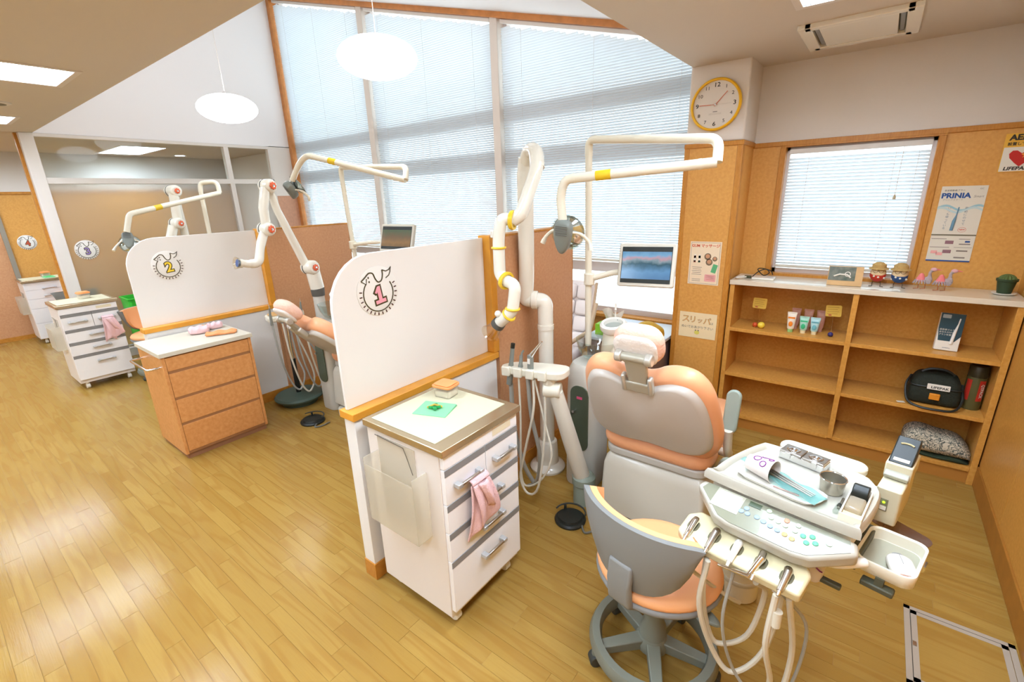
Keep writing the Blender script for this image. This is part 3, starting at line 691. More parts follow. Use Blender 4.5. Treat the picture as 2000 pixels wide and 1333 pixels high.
t = thing('greeting_card', 'pale green card with shiny green bow on the near cabinet', 'card', (-1.40, 1.235, .877), 20)
M = mw(t); MINT = mat('card_mint', (136, 206, 152), .5)
ob('card', prism(B(), rrect(.155, .125, .004), 0, .003, M), MINT, t); ob('card_leaf', prism(B(), rrect(.152, .122, .004), 0, .002, M @ T(0, 0, .003) @ RX(2)), MINT, t)
bm = B(); GR = mat('foil_green', (46, 168, 96), .2, .4)
for a in (20, 100, 200, 300): pillow(bm, [(.008+.018*math.cos(q)*1.2, .011*math.sin(q)) for q in [k*math.pi/5 for k in range(10)]], .012, M @ T(0, 0, .008) @ RZ(a), .006, 2)
ob('bow', bm, GR, t)
ob('bow_ribbon', tube(B(), [M @ V(p) for p in ((-.03, -.01, .012), (0, 0, .024), (.03, .012, .012))], .005, 8), mat('ribbon_gold', (222, 196, 90), .25, .5), t)
def green_tray(label, x, y, z):
    t = thing('instrument_tray', label, 'tray', (x, y, z), 0); M = mw(t)
    ob('tray', prism(B(), rrect(.16, .12, .01), 0, .012, M), mat('tray_green', (126, 206, 150), .4), t, bev=.003); ob('napkin', prism(B(), rrect(.12, .08, .004), .012, .015, M @ RZ(8)), mat('napkin_green', (70, 190, 90), .7), t)
green_tray('green tray lying on the farthest cabinet', -9.03, 1.17, .877)
# ---------------- dental chairs ----------------
ORC = mat('chair_orange', (246, 176, 128), .35, spec=.5); SHELL = mat('chair_shell', (205, 197, 186), .35, coat=.2); BASEM = mat('chair_base', (208, 200, 182), .32, coat=.2)
CHF = mat('chair_frame', (196, 190, 178), .4); HCOV = mat('headrest_cover', (247, 200, 176), .8, bump=.4, bscale=90); HCOV2 = mat('headrest_cover_white', (238, 226, 214), .85, bump=.5, bscale=60)
HNG = mat('hinge_grey', (186, 180, 162), .35, .35); ARMG = mat('arm_pad_green', (150, 164, 152), .5); PEDG = mat('pedestal_green', (150, 160, 144), .45)
HALF = [(0, .0), (.15, -.012), (.24, .012), (.285, .075), (.294, .16), (.286, .27), (.265, .37), (.225, .435), (.165, .452), (.105, .435), (.05, .405), (0, .392)]
HALFC = [(0, -.09), (.15, -.10), (.24, -.075), (.298, .0), (.322, .10), (.320, .20), (.308, .31), (.285, .41), (.235, .475), (.165, .490), (.10, .472), (.05, .44), (0, .425)]
def sym(h): return closed_curve(h + [(-x, y) for x, y in h[-2:0:-1]], 3)
def dental_chair(label, x, y, rec, arm=True):
    t = thing('dental_chair', label, 'dental chair', (x, y, 0), 0, 'orange dental treatment chairs')
    s, c = math.sin(math.radians(rec)), math.cos(math.radians(rec))
    Mb = frame((x, y-.02, .60), (1, 0, 0), (0, -s, c))
    ob('backrest', pillow(B(), sym(HALFC), .10, Mb @ T(0, 0, -.075), .05, 4), ORC, t, smooth=60)
    sh = ob('back_shell', pillow(B(), sym(HALF), .075, Mb @ T(0, 0, -.02), .03, 4), SHELL, t, smooth=60)
    # headrest and hinge
    Mh = Mb @ T(0, .60, -.015) @ RX(-6)
    hr = ob('headrest', pillow(B(), rrect(.215, .175, .07, 6), .085, Mh @ T(0, 0, -.06), .04, 4), HCOV, t, smooth=60)
    bm = pillow(B(), rrect(.190, .145, .055, 6, 0, -.006), .03, Mh @ T(0, 0, .012), .03, 3); ob('gathered_cover', bm, HCOV2, hr, smooth=60)
    bm = B()
    for k in range(26):
        a = 2*math.pi*k/26; r0, r1 = .72, 1.02
        tube(bm, [Mh @ V((.096*r0*math.cos(a), -.006+.073*r0*math.sin(a), .041)), Mh @ V((.096*r1*.93*math.cos(a), -.006+.073*r1*.93*math.sin(a), .033))], .0022, 5)
    ob('pleat', bm, HCOV2, hr)
    hg = ob('headrest_hinge', prism(B(), [(-.042, -.10), (.042, -.10), (.05, .035), (-.05, .035)], .038, .062, Mh @ T(.008, -.06, 0)), HNG, t, bev=.006)
    bm = B(); cyl(bm, Mh @ V((-.062, -.022, .055)), Mh @ V((.078, -.022, .055)), .019); ob('hinge_barrel', bm, HNG, hg, bev=.004)
    for q in (-.062, .068): ob('hinge_cap', cyl(B(), Mh @ V((q-.014, -.022, .055)), Mh @ V((q+.016, -.022, .055)), .026), mat('hinge_silver', (204, 200, 188), .3, .5), hg, bev=.005)
    ob('hinge_foot', box(B(), -.058, .072, -.205, -.150, .038, .068, Mh), HNG, hg, bev=.008, seg=3)
    for q in (-.052, .066): ob('hinge_lug', box(B(), q-.010, q+.010, -.205, -.115, .04, .075, Mh), mat('hinge_silver', (204, 200, 188), .3, .5), hg, bev=.009, seg=3)
    # seat and leg rest
    out = rrect(.56, .56, .09, 5, 0, .24)
    ob('seat', pillow(B(), out, .12, T(x, y, .47), .05, 4), ORC, t, smooth=60)
    Ml = frame((x, y+.48, .52), (1, 0, 0), (0, 1, -.22))
    ob('leg_rest', pillow(B(), rrect(.44, .50, .08, 5, 0, .23), .09, Ml @ T(0, 0, -.045), .04, 4), ORC, t, smooth=60)
    ob('seat_frame', prism(B(), rrect(.53, .52, .07, 4, 0, .24), 0, .045, T(x, y, .435)), CHF, t, bev=.01, seg=3)
    bm = B()
    for zz, sx_, y0, y1 in ((.085, .25, -.03, .46), (.12, .265, -.045, .48), (.40, .258, -.02, .46), (.432, .235, .01, .44)):
        pass
    rings = [[V((x+px_, y+py_, zz)) for px_, py_ in rrect(w_, d_, .022, 3, 0, oy)] for zz, w_, d_, oy in ((.075, .51, .48, .215), (.10, .54, .52, .21), (.375, .52, .50, .215), (.41, .505, .485, .22), (.43, .48, .46, .225), (.435, .46, .44, .225))]
    ob('base_cover', loft(B(), rings), BASEM, t, smooth=40)
    ob('floor_plate', prism(B(), rrect(.46, .80, .08, 5, 0, .32), 0, .075, T(x, y, 0)), BASEM, t, bev=.012, seg=3)
    if arm:
        Ma = T(x+.325, y+.02, .70) @ RX(-12)
        a = ob('arm_bracket', tube(B(), fillet([(x+.24, y+.12, .55), (x+.325, y+.10, .55), (x+.325, y+.04, .60), (x+.325, y+.01, .72)], .04), .02, 10), BASEM, t)
        ob('arm_pad', prism(B(), rrect(.062, .20, .03, 5, 0, .10), -.014, .014, Ma @ RY(0) @ RX(90)), ARMG, t, bev=.008, seg=3)
    return t
CH1X, CH1Y = -.715, 2.04
dental_chair('nearest orange dental chair seen from behind beside doctor tray', CH1X, CH1Y, 27)
dental_chair('second orange dental chair reclined behind the number 1 board', -3.22, 2.0, 47, False)
# ---------------- lamp arms with monitor ----------------
YEL = mat('label_yellow', (240, 200, 40), .5); HEADG = mat('lamp_head_grey', (128, 132, 124), .45); LENS = thin('lamp_lens', (236, 240, 240), .18, .03); MIR = mat('lamp_mirror', (200, 214, 214), .1, .9)
SCR1 = None
def screen_mat(name, cols, est):
    m = bpy.data.materials.new(name); m.use_nodes = True; nt = m.node_tree; N = nt.nodes.new; L = nt.links.new; p = nt.nodes['Principled BSDF']
    p.inputs['Roughness'].default_value = .15; p.inputs['Base Color'].default_value = (0.01, .01, .01, 1)
    tc = N('ShaderNodeTexCoord'); sp = N('ShaderNodeSeparateXYZ'); L(tc.outputs['Object'], sp.inputs[0])
    nz = N('ShaderNodeTexNoise'); nz.inputs['Scale'].default_value = 22; nz.inputs['Detail'].default_value = 3; L(tc.outputs['Object'], nz.inputs['Vector'])
    ad = N('ShaderNodeMath'); ad.operation = 'MULTIPLY_ADD'; ad.inputs[1].default_value = .05; L(nz.outputs[0], ad.inputs[0]); L(sp.outputs[2], ad.inputs[2])
    mr = N('ShaderNodeMapRange'); mr.inputs[1].default_value = cols[0][0]; mr.inputs[2].default_value = cols[-1][0]; L(ad.outputs[0], mr.inputs[0])
    cr = N('ShaderNodeValToRGB'); e = cr.color_ramp.elements; rng_ = cols[-1][0]-cols[0][0]
    e[0].position = 0; e[0].color = lin(cols[0][1]); e[1].position = 1; e[1].color = lin(cols[-1][1])
    for z_, c_ in cols[1:-1]: k = e.new((z_-cols[0][0])/rng_); k.color = lin(c_)
    L(mr.outputs[0], cr.inputs[0]); L(cr.outputs[0], p.inputs['Emission Color']); p.inputs['Emission Strength'].default_value = est
    return m
def lamp_arm(label, pts, r, pole, head, headM, mon=None, monlabel=None, knobs=()):
    """pole: (x,y,z0); pts: the arm from pole top to head"""
    t = thing('operating_light', label, 'dental lamp', pole, 0, 'dental operating lights on tube arms')
    ob('pole', cyl(B(), pole, pts[0], r*.92, seg=14), CREAM, t)
    n = len(pts)
    up = fillet(pts[0:4], .07, 6); ob('upper_arm', tube(B(), up, r, 14), CREAM, t)
    low = fillet(pts[2:], .06, 6); ob('lower_arm', tube(B(), [pts[3]] + [p for p in fillet(pts[3:], .07, 6)][1:], r*1.04, 14), CREAM, t)
    a, b = V(pts[3]), V(pts[4]); m_ = a.lerp(b, .72); d_ = (b-a).normalized()
    mk = ob('warning_label', tube(B(), [m_-d_*.035, m_+d_*.035], r*1.07, 16), YEL, t)
    bm = B()
    for q in (.10, .93): p_ = a.lerp(b, q); tube(bm, [p_-d_*.006, p_+d_*.006], r*1.1, 14)
    ob('joint_ring', bm, CREAM, t)
    # head
    H = headM
    hb = ob('head_housing', pillow(B(), closed_curve([(-.03, .075), (.03, .075), (.045, .03), (.035, -.04), (.012, -.085), (-.012, -.085), (-.035, -.04), (-.045, .03)], 3), .06, H @ T(0, 0, -.03), .015, 3), HEADG, t, smooth=50)
    bm = B()
    for k in range(5): box(bm, -.03, .03, .055-.011*k, .059-.011*k, .0295, .033, H)
    ob('cooling_rib', bm, DGREY, hb)
    ob('reflector', lathe(B(), [(.02, .0), (.06, .012), (.085, .04), (.083, .042), (.058, .016), (.02, .004)], 28, H @ T(0, -.005, -.035) @ RX(180)), MIR, hb)
    ob('lens', lathe(B(), [(.0, .055), (.06, .05), (.088, .038), (.09, .036)], 28, H @ T(0, -.005, -.03) @ RX(180)), LENS, hb)
    for s_ in (-1, 1):
        ob('grab_handle', tube(B(), [H @ V(p) for p in catmull([(s_*.03, .02, -.01), (s_*.075, .0, -.05), (s_*.115, -.04, -.06), (s_*.13, -.075, -.05)], 4)], [.007, .009, .010, .013], 10), CREAM, hb)
    if mon:
        (mo, ma, mb, mwid, mhei, arm0, sm) = mon
        ml = thing('monitor', monlabel, 'monitor', mo, 0, 'flat monitors on the lamp poles'); M = frame(mo, ma, mb)
        ob('casing', prism(B(), rrect(mwid, mhei, .012, 3), -.03, 0, M), mat('monitor_beige', (212, 206, 190), .4), ml, bev=.006)
        bm = B(); w2, h2 = mwid/2-.018, mhei/2-.02
        prism(bm, [(-w2, -h2), (w2, -h2), (w2, h2), (-w2, h2)], .0005, .0015, M); ob('bezel', bm, BLACK, ml)
        s_ = bpy.data.meshes.new('screen'); bm = B(); quad(bm, (-w2+.003, 0, -h2+.022), (w2-.003, 0, -h2+.022), (w2-.003, 0, h2-.026), (-w2+.003, 0, h2-.026)); bm.to_mesh(s_); bm.free(); s_.materials.append(sm)
        so = bpy.data.objects.new('screen', s_); col.objects.link(so); so.parent = ml; so.matrix_basis = mw(ml).inverted() @ M @ Matrix(((1,0,0,0),(0,0,1,0),(0,1,0,.002),(0,0,0,1)))
        back = M @ V((-mwid*.2, -mhei*.1, -.045))
        bm = B(); cyl(bm, V(arm0)+V((0,0,-.035)), V(arm0)+V((0,0,.035)), r*1.5, seg=16); ob('pole_clamp', bm, CREAM, t, bev=.006)
        ob('monitor_arm', tube(B(), [arm0, V(arm0).lerp(back, .5)+V((0,0,.01)), back], [.018, .017, .016], 10), CREAM, t)
        ob('mount_plate', box(B(), -mwid*.3, mwid*.1, -mhei*.3, mhei*.2, -.045, -.03, M), CREAM, ml, bev=.004)
    return t
S1 = screen_mat('screen_city', [(-.07, (70, 110, 150)), (-.01, (90, 136, 176)), (.03, (40, 80, 96)), (.05, (120, 140, 150)), (.062, (176, 140, 150)), (.075, (110, 156, 190)), (.10, (86, 130, 164))], .75)
S2 = screen_mat('screen_brown', [(-.07, (100, 84, 60)), (-.01, (150, 116, 80)), (.03, (120, 100, 80)), (.08, (90, 104, 84))], .6)
Hm1 = frame((-1.222, 2.0, 1.555), (.95, .2, -.12), (.05, -.25, 1))
lamp_arm('operating light on cream tube arm nearest the wall clock', [(-1.305, 2.4, 1.94), (-1.306, 2.4, 2.026), (-.585, 2.2, 1.953), (-.577, 2.17, 1.858), (-1.215, 2.0, 1.818), (-1.238, 2.0, 1.74), (-1.225, 2.0, 1.63)], .021, (-1.287, 2.4, .87), None, Hm1,
    ((-.962, 2.425, 1.372), (1, .12, .02), (.06, .25, 1), .305, .235, (-1.288, 2.4, 1.275), S1), 'flat monitor showing blue city view on the lamp pole by the notice column')
Hm2 = frame((-3.905, 2.1, 1.855), (.86, .1, -.5), (.1, -.55, .75))
lamp_arm('operating light whose arm crosses the left window above second chair', [(-3.77, 2.5, 1.96), (-3.765, 2.5, 2.034), (-2.855, 2.45, 1.982), (-2.82, 2.40, 1.888), (-3.68, 2.15, 2.112), (-3.77, 2.12, 2.04), (-3.86, 2.1, 1.93)], .022, (-3.70, 2.5, .9), None, Hm2,
    ((-3.02, 2.42, 1.462), (1, .08, .0), (.10, .3, 1), .36, .22, (-3.735, 2.5, 1.375), S2), 'flat monitor showing brown picture behind the number 1 board')
Hm3 = frame((-5.6, 1.34, 1.465), (.3, .9, .0), (-.4, .1, .8))
lamp_arm('farthest operating light before the frosted glass number 3', [(-6.0, 2.19, 1.90), (-6.0, 2.20, 1.995), (-5.87, 2.325, 2.005), (-5.85, 2.32, 1.885), (-5.6, 1.40, 1.70), (-5.6, 1.375, 1.63), (-5.6, 1.345, 1.54)], .024, (-6.0, 2.17, 0), None, Hm3)
# ---------------- spittoon units ----------------
CLR = thin('clear_glass_bowl', (244, 248, 246), .13, .02); UNITG = mat('unit_glass_dark', (86, 96, 78), .12)
def spittoon(label, x, y):
    t = thing('spittoon_unit', label, 'spittoon unit', (x, y, 0), 0, 'spittoon units beside the chairs')
    rings = [[V((x+a, y+b, z)) for a, b in rrect(w_, d_, r_, 5)] for z, w_, d_, r_ in ((0, .20, .24, .06), (.02, .205, .245, .06), (.62, .205, .245, .07), (.76, .20, .24, .08), (.80, .16, .20, .07))]
    ob('body', loft(B(), rings), mat('unit_body', (206, 200, 186), .35), t, smooth=40)
    g = ob('glass_door', prism(B(), rrect(.12, .42, .05, 5), -.004, .004, frame((x+.01, y-.124, .47), (1, 0, 0), (0, 0, 1))), UNITG, t, bev=.002)
    ob('door_knob', cyl(B(), (x-.02, y-.129, .52), (x-.02, y-.15, .52), .008), CHROME, g)
    ob('red_tag', box(B(), x-.005, x+.03, y-.131, y-.127, .60, .615), mat('tag_pink', (224, 90, 130), .5), g)
    ob('bowl', lathe(B(), [(.05, .81), (.09, .825), (.115, .87), (.13, .925), (.134, .925), (.118, .865), (.09, .817), (.05, .80)], 32, T(x+.03, y+.06, 0)), CLR, t)
    ob('drain', lathe(B(), [(.028, 0), (.03, .006), (.01, .009)], 18, T(x+.04, y+.03, .818)), mat('drain_brass', (150, 136, 96), .35, .6), t)
    ob('rinse_spout', tube(B(), catmull([(x+.10, y+.13, .86), (x+.10, y+.13, 1.10), (x+.105, y+.12, 1.13), (x+.115, y+.10, 1.10)], 4), .006, 8), PWHITE, t)
    cf = ob('cup_stand', lathe(B(), [(.075, .80), (.072, .88), (.062, .98)], 24, T(x+.12, y+.08, 0)), mat('unit_cream', (228, 222, 200), .4), t)
    ob('cup_ring', lathe(B(), [(.05, 0), (.068, .004), (.078, .02), (.078, .045), (.068, .055), (.055, .05), (.05, .03)], 28, T(x+.12, y+.075, .985) @ RX(12), True), PWHITE, cf)
    ob('cup_tray', lathe(B(), [(0, .012), (.05, .012), (.05, .016), (0, .016)], 24, T(x+.12, y+.075, 1.0) @ RX(12)), mat('tray_grey', (186, 190, 180), .3, .4), cf)
    ob('cup_sensor', box(B(), x+.115, x+.135, y+.118, y+.124, 1.03, 1.042), BLACK, cf)
    return t
spittoon('spittoon unit with clear bowl left of the nearest chair', -1.245, 2.33)
spittoon('second spittoon unit with amber lit bowl behind number 1 board', -3.62, 2.08)
# ---------------- extraoral vacuum arms ----------------
VACW = mat('vacuum_white', (240, 234, 218), .18, coat=.5); RUBY = mat('ring_yellow', (246, 204, 50), .4); KNOB = mat('knob_orange', (236, 110, 70), .45); SEAL = mat('seal_dark', (92, 90, 84), .5)
HOODC = thin('hood_clear', (250, 246, 236), .14, .02)
t = thing('vacuum_arm', 'white extraoral suction arm with yellow rings beside the number 1 partition', 'suction arm', (-1.518, 2.29, 0), 0, 'extraoral suction arms')
ob('base_flange', lathe(B(), [(.115, 0), (.118, .015), (.105, .035), (.075, .05), (.064, .20), (.06, .205), (.05, .21)], 32, T(-1.518, 2.29, 0)), VACW, t)
ob('lower_column', cyl(B(), (-1.518, 2.29, .2), (-1.523, 2.29, .98), .047, seg=24), VACW, t)
ob('column_collar', cyl(B(), (-1.523, 2.29, .965), (-1.523, 2.29, .995), .051, seg=24), VACW, t)
ob('elbow', tube(B(), fillet([(-1.523, 2.29, .99), (-1.525, 2.29, 1.14), (-1.59, 2.26, 1.145)], .08, 8), .047, 20), VACW, t)
bm = B(); tube(bm, [(-1.565, 2.272, 1.145), (-1.60, 2.255, 1.145)], .056, 24); ob('swivel_joint', bm, VACW, t, bev=.006)
ob('riser', tube(B(), fillet([(-1.60, 2.255, 1.145), (-1.634, 2.24, 1.15), (-1.612, 2.225, 1.30), (-1.552, 2.15, 1.87), (-1.535, 2.14, 1.94)], .07, 7), [.046, .046, .046, .046, .043], 20), VACW, t)
ob('top_joint', tube(B(), fillet([(-1.545, 2.145, 1.90), (-1.50, 2.115, 1.975), (-1.43, 2.08, 1.965), (-1.405, 2.05, 1.88)], .05, 6), .038, 18), VACW, t)
ob('fore_arm', tube(B(), fillet([(-1.405, 2.05, 1.90), (-1.40, 2.03, 1.86), (-1.438, 1.95, 1.66), (-1.478, 1.93, 1.632)], .07, 7), .034, 18), VACW, t)
ob('wrist', tube(B(), fillet([(-1.475, 1.93, 1.634), (-1.515, 1.885, 1.645), (-1.527, 1.87, 1.55), (-1.520, 1.862, 1.36), (-1.465, 1.85, 1.335)], .07, 8), .031, 18), VACW, t)
ob('hand_tube', tube(B(), fillet([(-1.468, 1.85, 1.337), (-1.405, 1.842, 1.32), (-1.418, 1.83, 1.19), (-1.46, 1.82, 1.15), (-1.508, 1.82, 1.11)], .06, 7), .031, 18), VACW, t)
def ring(p, d, r=.036, w_=.008, m=RUBY, nm='yellow_ring', par=t):
    d = V(d).normalized(); M = frame(p, d.orthogonal(), d.cross(d.orthogonal()))
    return ob(nm, lathe(B(), [(r*.9, -w_), (r+.006, -w_), (r+.009, 0), (r+.006, w_), (r*.9, w_)], 26, M, True), m, par)
ring((-1.478, 1.93, 1.633), (-1, -.3, .05), .041, .010); ring((-1.525, 1.868, 1.50), (0, 0, 1), .031, .005); ring((-1.47, 1.85, 1.337), (1, -.2, -.3), .040, .009); ring((-1.418, 1.83, 1.20), (.1, 0, 1), .031, .005); ring((-1.44, 1.825, 1.165), (-1, 0, -1), .031, .005)
ob('switch_box', box(B(), -1.565, -1.545, 1.85, 1.89, 1.55, 1.585), PWHITE, t, bev=.004)
ob('ball_knob', ell(B(), (-1.492, 1.80, 1.17), .018, .018, .018, 16, 10), VACW, t)
Mn = frame((-1.508, 1.82, 1.11), (0, 1, 0), (-.05, 0, .05)); d_ = V((-.048, 0, -.05)).normalized(); Mn = frame((-1.508, 1.82, 1.11), (0, 1, 0), d_.cross(V((0, 1, 0))))
if (Mn.to_3x3() @ V((0, 0, 1))).dot(d_) < 0: Mn = Mn @ RX(180)
ob('nozzle_collar', lathe(B(), [(.036, -.012), (.038, .012), (.036, .016)], 22, Mn), SEAL, t)
ob('clear_hood', lathe(B(), [(.030, .012), (.036, .03), (.046, .08), (.054, .085), (.0525, .087), (.043, .08), (.033, .03), (.028, .012)], 26, Mn), HOODC, t)
def joint(par, c, ax, r=.05, L_=.05):
    ax = V(ax).normalized(); c = V(c)
    bm = B(); tube(bm, [c-ax*L_, c+ax*L_*.7, c+ax*L_], [r, r, r*.8], 22); o = ob('joint_housing', bm, VACW, par, bev=.01, seg=3)
    tube_b = tube(B(), [c-ax*(L_*.55), c-ax*(L_*.4)], r*1.04, 22); ob('seal', tube_b, SEAL, o)
    e = c+ax*L_; M = frame(e, ax.orthogonal(), ax.cross(ax.orthogonal())); bm = B()
    lathe(bm, [(.012, 0), (.024, .001), (.026, .008), (.020, .014), (.012, .014)], 20, M)
    for k in range(8): a = k*math.pi/4; ell(bm, (0, 0, 0), .006, .006, .006, 8, 5, M @ T(.025*math.cos(a), .025*math.sin(a), .006))
    ob('knob', bm, KNOB, o); ob('knob_screw', lathe(B(), [(.012, .010), (.010, .016), (.004, .017)], 12, M), CHROME, o)
    return o
t = thing('vacuum_arm', 'white suction arm with orange knobs in front of the number 2 board', 'suction arm', (-3.9, 2.19, 0), 0, 'extraoral suction arms')
ob('column', cyl(B(), (-3.9, 2.19, 0), (-3.9, 2.19, .95), .05, seg=20), mat('column_grey', (214, 208, 196), .35), t)
ob('column_band', cyl(B(), (-3.9, 2.19, .95), (-3.9, 2.19, 1.02), .055, .06, 22), SEAL, t)
ob('column_head', cyl(B(), (-3.9, 2.19, 1.02), (-3.9, 2.17, 1.18), .06, seg=22), VACW, t)
joint(t, (-3.89, 2.15, 1.21), (1, .2, 0), .062, .06)
ob('long_arm', tube(B(), [(-3.91, 2.12, 1.24), (-3.90, 1.95, 1.70), (-3.89, 1.91, 1.87)], [.036, .03, .03], 16), VACW, t)
joint(t, (-3.86, 1.89, 1.885), (1, .2, 0), .052, .055)
ob('fore_arm', tube(B(), [(-3.85, 1.86, 1.87), (-3.84, 1.815, 1.72), (-3.84, 1.812, 1.58)], .036, 16), VACW, t)
joint(t, (-3.84, 1.81, 1.56), (1, .2, 0), .052, .055)
ob('hand_tube', tube(B(), fillet([(-3.845, 1.79, 1.54), (-3.82, 1.73, 1.44), (-3.80, 1.685, 1.31), (-3.80, 1.60, 1.315), (-3.80, 1.55, 1.33)], .05, 6), [.034, .032, .034, .034, .03, .028], 16), VACW, t)
Mn = frame((-3.80, 1.56, 1.325), (1, 0, 0), (0, .2, 1))
Mn = Mn @ (RX(0) if (Mn.to_3x3() @ V((0, 0, 1))).y < 0 else RX(180))
ob('nozzle_collar', lathe(B(), [(.034, 0), (.036, .02)], 20, Mn), VACW, t); ob('nozzle_filter', lathe(B(), [(.026, .02), (.03, .03), (.028, .034)], 20, Mn), mat('filter_blue', (70, 90, 140), .5), t)
ob('clear_hood', lathe(B(), [(.034, .018), (.045, .045), (.047, .047), (.036, .018)], 22, Mn), HOODC, t)
t = thing('vacuum_arm', 'farthest white suction arm with orange knobs above the number 2 board', 'suction arm', (-6.3, 2.04, 0), 0, 'extraoral suction arms')
ob('long_arm', tube(B(), [(-6.3, 2.06, 0), (-6.3, 2.05, 1.2), (-6.3, 2.03, 1.88)], .04, 14), VACW, t)
joint(t, (-6.28, 2.02, 1.92), (1, .2, 0), .065, .07)
ob('fore_arm', tube(B(), [(-6.26, 2.01, 1.90), (-6.26, 1.99, 1.6)], .05, 14), VACW, t)
joint(t, (-6.25, 1.975, 1.575), (1, .2, 0), .062, .07)
ob('hand_tube', tube(B(), [(-6.25, 1.93, 1.55), (-6.25, 1.88, 1.42), (-6.25, 1.86, 1.3)], .05, 14), VACW, t)
# ---------------- assistant instrument holder, chair 1 ----------------
HOSE = mat('hose_cream', (222, 214, 194), .45); HOSEG = mat('hose_grey', (168, 166, 156), .45); TOOL = mat('tool_grey', (140, 144, 136), .4, .2)
t = thing('assistant_holder', 'cream instrument holder on tube arm beside the near cabinet', 'instrument holder', (-1.14, 2.10, 0))
# plate z ~ .80-.85
Mh = frame((-1.385, 1.985, .80), (1, .12, .03), (-.1, 1, 0))
ob('holder_plate', prism(B(), closed_curve([(-.185, -.065), (-.06, -.075), (.10, -.075), (.175, -.05), (.185, .03), (.15, .075), (.02, .07), (-.12, .04), (-.18, -.01)], 3), 0, .045, Mh), CREAM, t, bev=.012, seg=3)
for k in range(4): ob('slot_lip', box(B(), -.175+.075*k, -.125+.075*k, -.09, -.06, -.005, .05, Mh), CREAM, t, bev=.006)
ob('arm_pivot', cyl(B(), (-1.315, 1.955, .735), (-1.225, 1.985, .735), .045, seg=22), CREAM, t, bev=.008)
ob('pivot_neck', cyl(B(), (-1.29, 1.97, .77), (-1.29, 1.97, .81), .04, seg=20), CREAM, t)
ob('arm_tube', tube(B(), [(-1.255, 1.98, .72), (-1.20, 2.03, .45), (-1.145, 2.09, .17)], [.04, .045, .047], 20), mat('arm_cream', (222, 214, 196), .35), t)
ob('arm_foot', lathe(B(), [(.06, .0), (.06, .12), (.068, .13), (.068, .17), (.05, .19)], 24, T(-1.14, 2.10, 0)), PEDG, t)
hp = []
def tool(par, name, p0, p1, r, m, tip=None, label=None):
    o = ob(name, tube(B(), [p0, V(p0).lerp(V(p1), .45), V(p0).lerp(V(p1), .6), p1], [r, r, r*.75, r*.7], 12), m, par)
    if tip: ob('tip', tip, mat('tip_dark', (70, 72, 66), .35, .4), o)
    return o
o = tool(t, 'suction_handpiece', (-1.525, 1.915, .73), (-1.505, 1.93, .945), .017, TOOL); ob('tip', cyl(B(), (-1.505, 1.93, .945), (-1.502, 1.932, .972), .012), BLACK, o)
o = tool(t, 'syringe_handpiece', (-1.455, 1.925, .80), (-1.45, 1.935, .91), .014, TOOL); ob('tip', tube(B(), [(-1.45, 1.935, .90), (-1.447, 1.938, .925), (-1.44, 1.945, .938)], .006, 8), TOOL, o)
o = ob('curing_handpiece', box(B(), -.013, .013, -.016, .016, 0, .14, T(-1.385, 1.93, .79)), TOOL, t, bev=.006); ob('tip', tube(B(), [(-1.385, 1.93, .92), (-1.36, 1.935, .955), (-1.33, 1.94, .995), (-1.315, 1.942, 1.01)], [.015, .010, .006, .004], 10), CHROME, o); ob('button', box(B(), -.008, .008, -.019, -.015, .09, .12, T(-1.385, 1.93, .79)), PWHITE, o)
for pts, r, m in (([(-1.453, 1.91, .80), (-1.44, 1.90, .55), (-1.44, 1.89, .20), (-1.40, 1.89, .12), (-1.30, 1.90, .20), (-1.245, 1.92, .36), (-1.30, 1.93, .56), (-1.36, 1.93, .79)], .006, HOSE),
                  ([(-1.362, 1.92, .79), (-1.35, 1.90, .62), (-1.40, 1.88, .36), (-1.43, 1.87, .18), (-1.38, 1.87, .09), (-1.31, 1.88, .16), (-1.29, 1.92, .5), (-1.30, 1.94, .79)], .007, HOSE),
                  ([(-1.405, 1.93, .79), (-1.40, 1.95, .55), (-1.36, 1.97, .30), (-1.40, 1.99, .10), (-1.47, 2.0, .03)], .012, HOSEG),
                  ([(-1.525, 1.93, .73), (-1.52, 1.94, .45), (-1.48, 1.97, .2), (-1.42, 2.0, .06)], .013, HOSEG)):
    ob('hose', tube(B(), catmull(pts, 5), r, 8), m, t)
# foot pedals
def pedal(label, x, y, big=1):
    t = thing('foot_pedal', label, 'foot pedal', (x, y, 0), 0, 'dark foot control pedals')
    ob('base', lathe(B(), [(.085*big, 0), (.088*big, .012), (.08*big, .022)], 30, T(x, y, 0)), BLACK, t); ob('pad', lathe(B(), [(.07*big, .022), (.065*big, .034), (.03*big, .038)], 28, T(x, y, 0)), DGREY if False else BLACK, t)
    ob('wire_guard', tube(B(), [V((x+.085*big*math.cos(a), y+.085*big*math.sin(a), .05)) for a in [math.radians(q) for q in range(20, 200, 15)]], .005, 8), mat('guard_grey', (60, 62, 56), .4), t)
    ob('lever', cyl(B(), (x-.05*big, y+.03, .03), (x-.05*big, y+.03, .06), .008), BLACK, t)
    ob('cord', tube(B(), catmull([(x+.07*big, y, .012), (x+.12, y-.05, .008), (x+.15, y+.0, .008), (x+.14, y+.07, .008)], 5), .006, 8), mat('cord_grey', (110, 108, 98), .5), t)
pedal('black foot pedal on the floor beside the near doctor stool', -1.115, 1.905)
pedal('dark foot pedal on the floor before the second chair', -3.50, 1.74, 1.1)
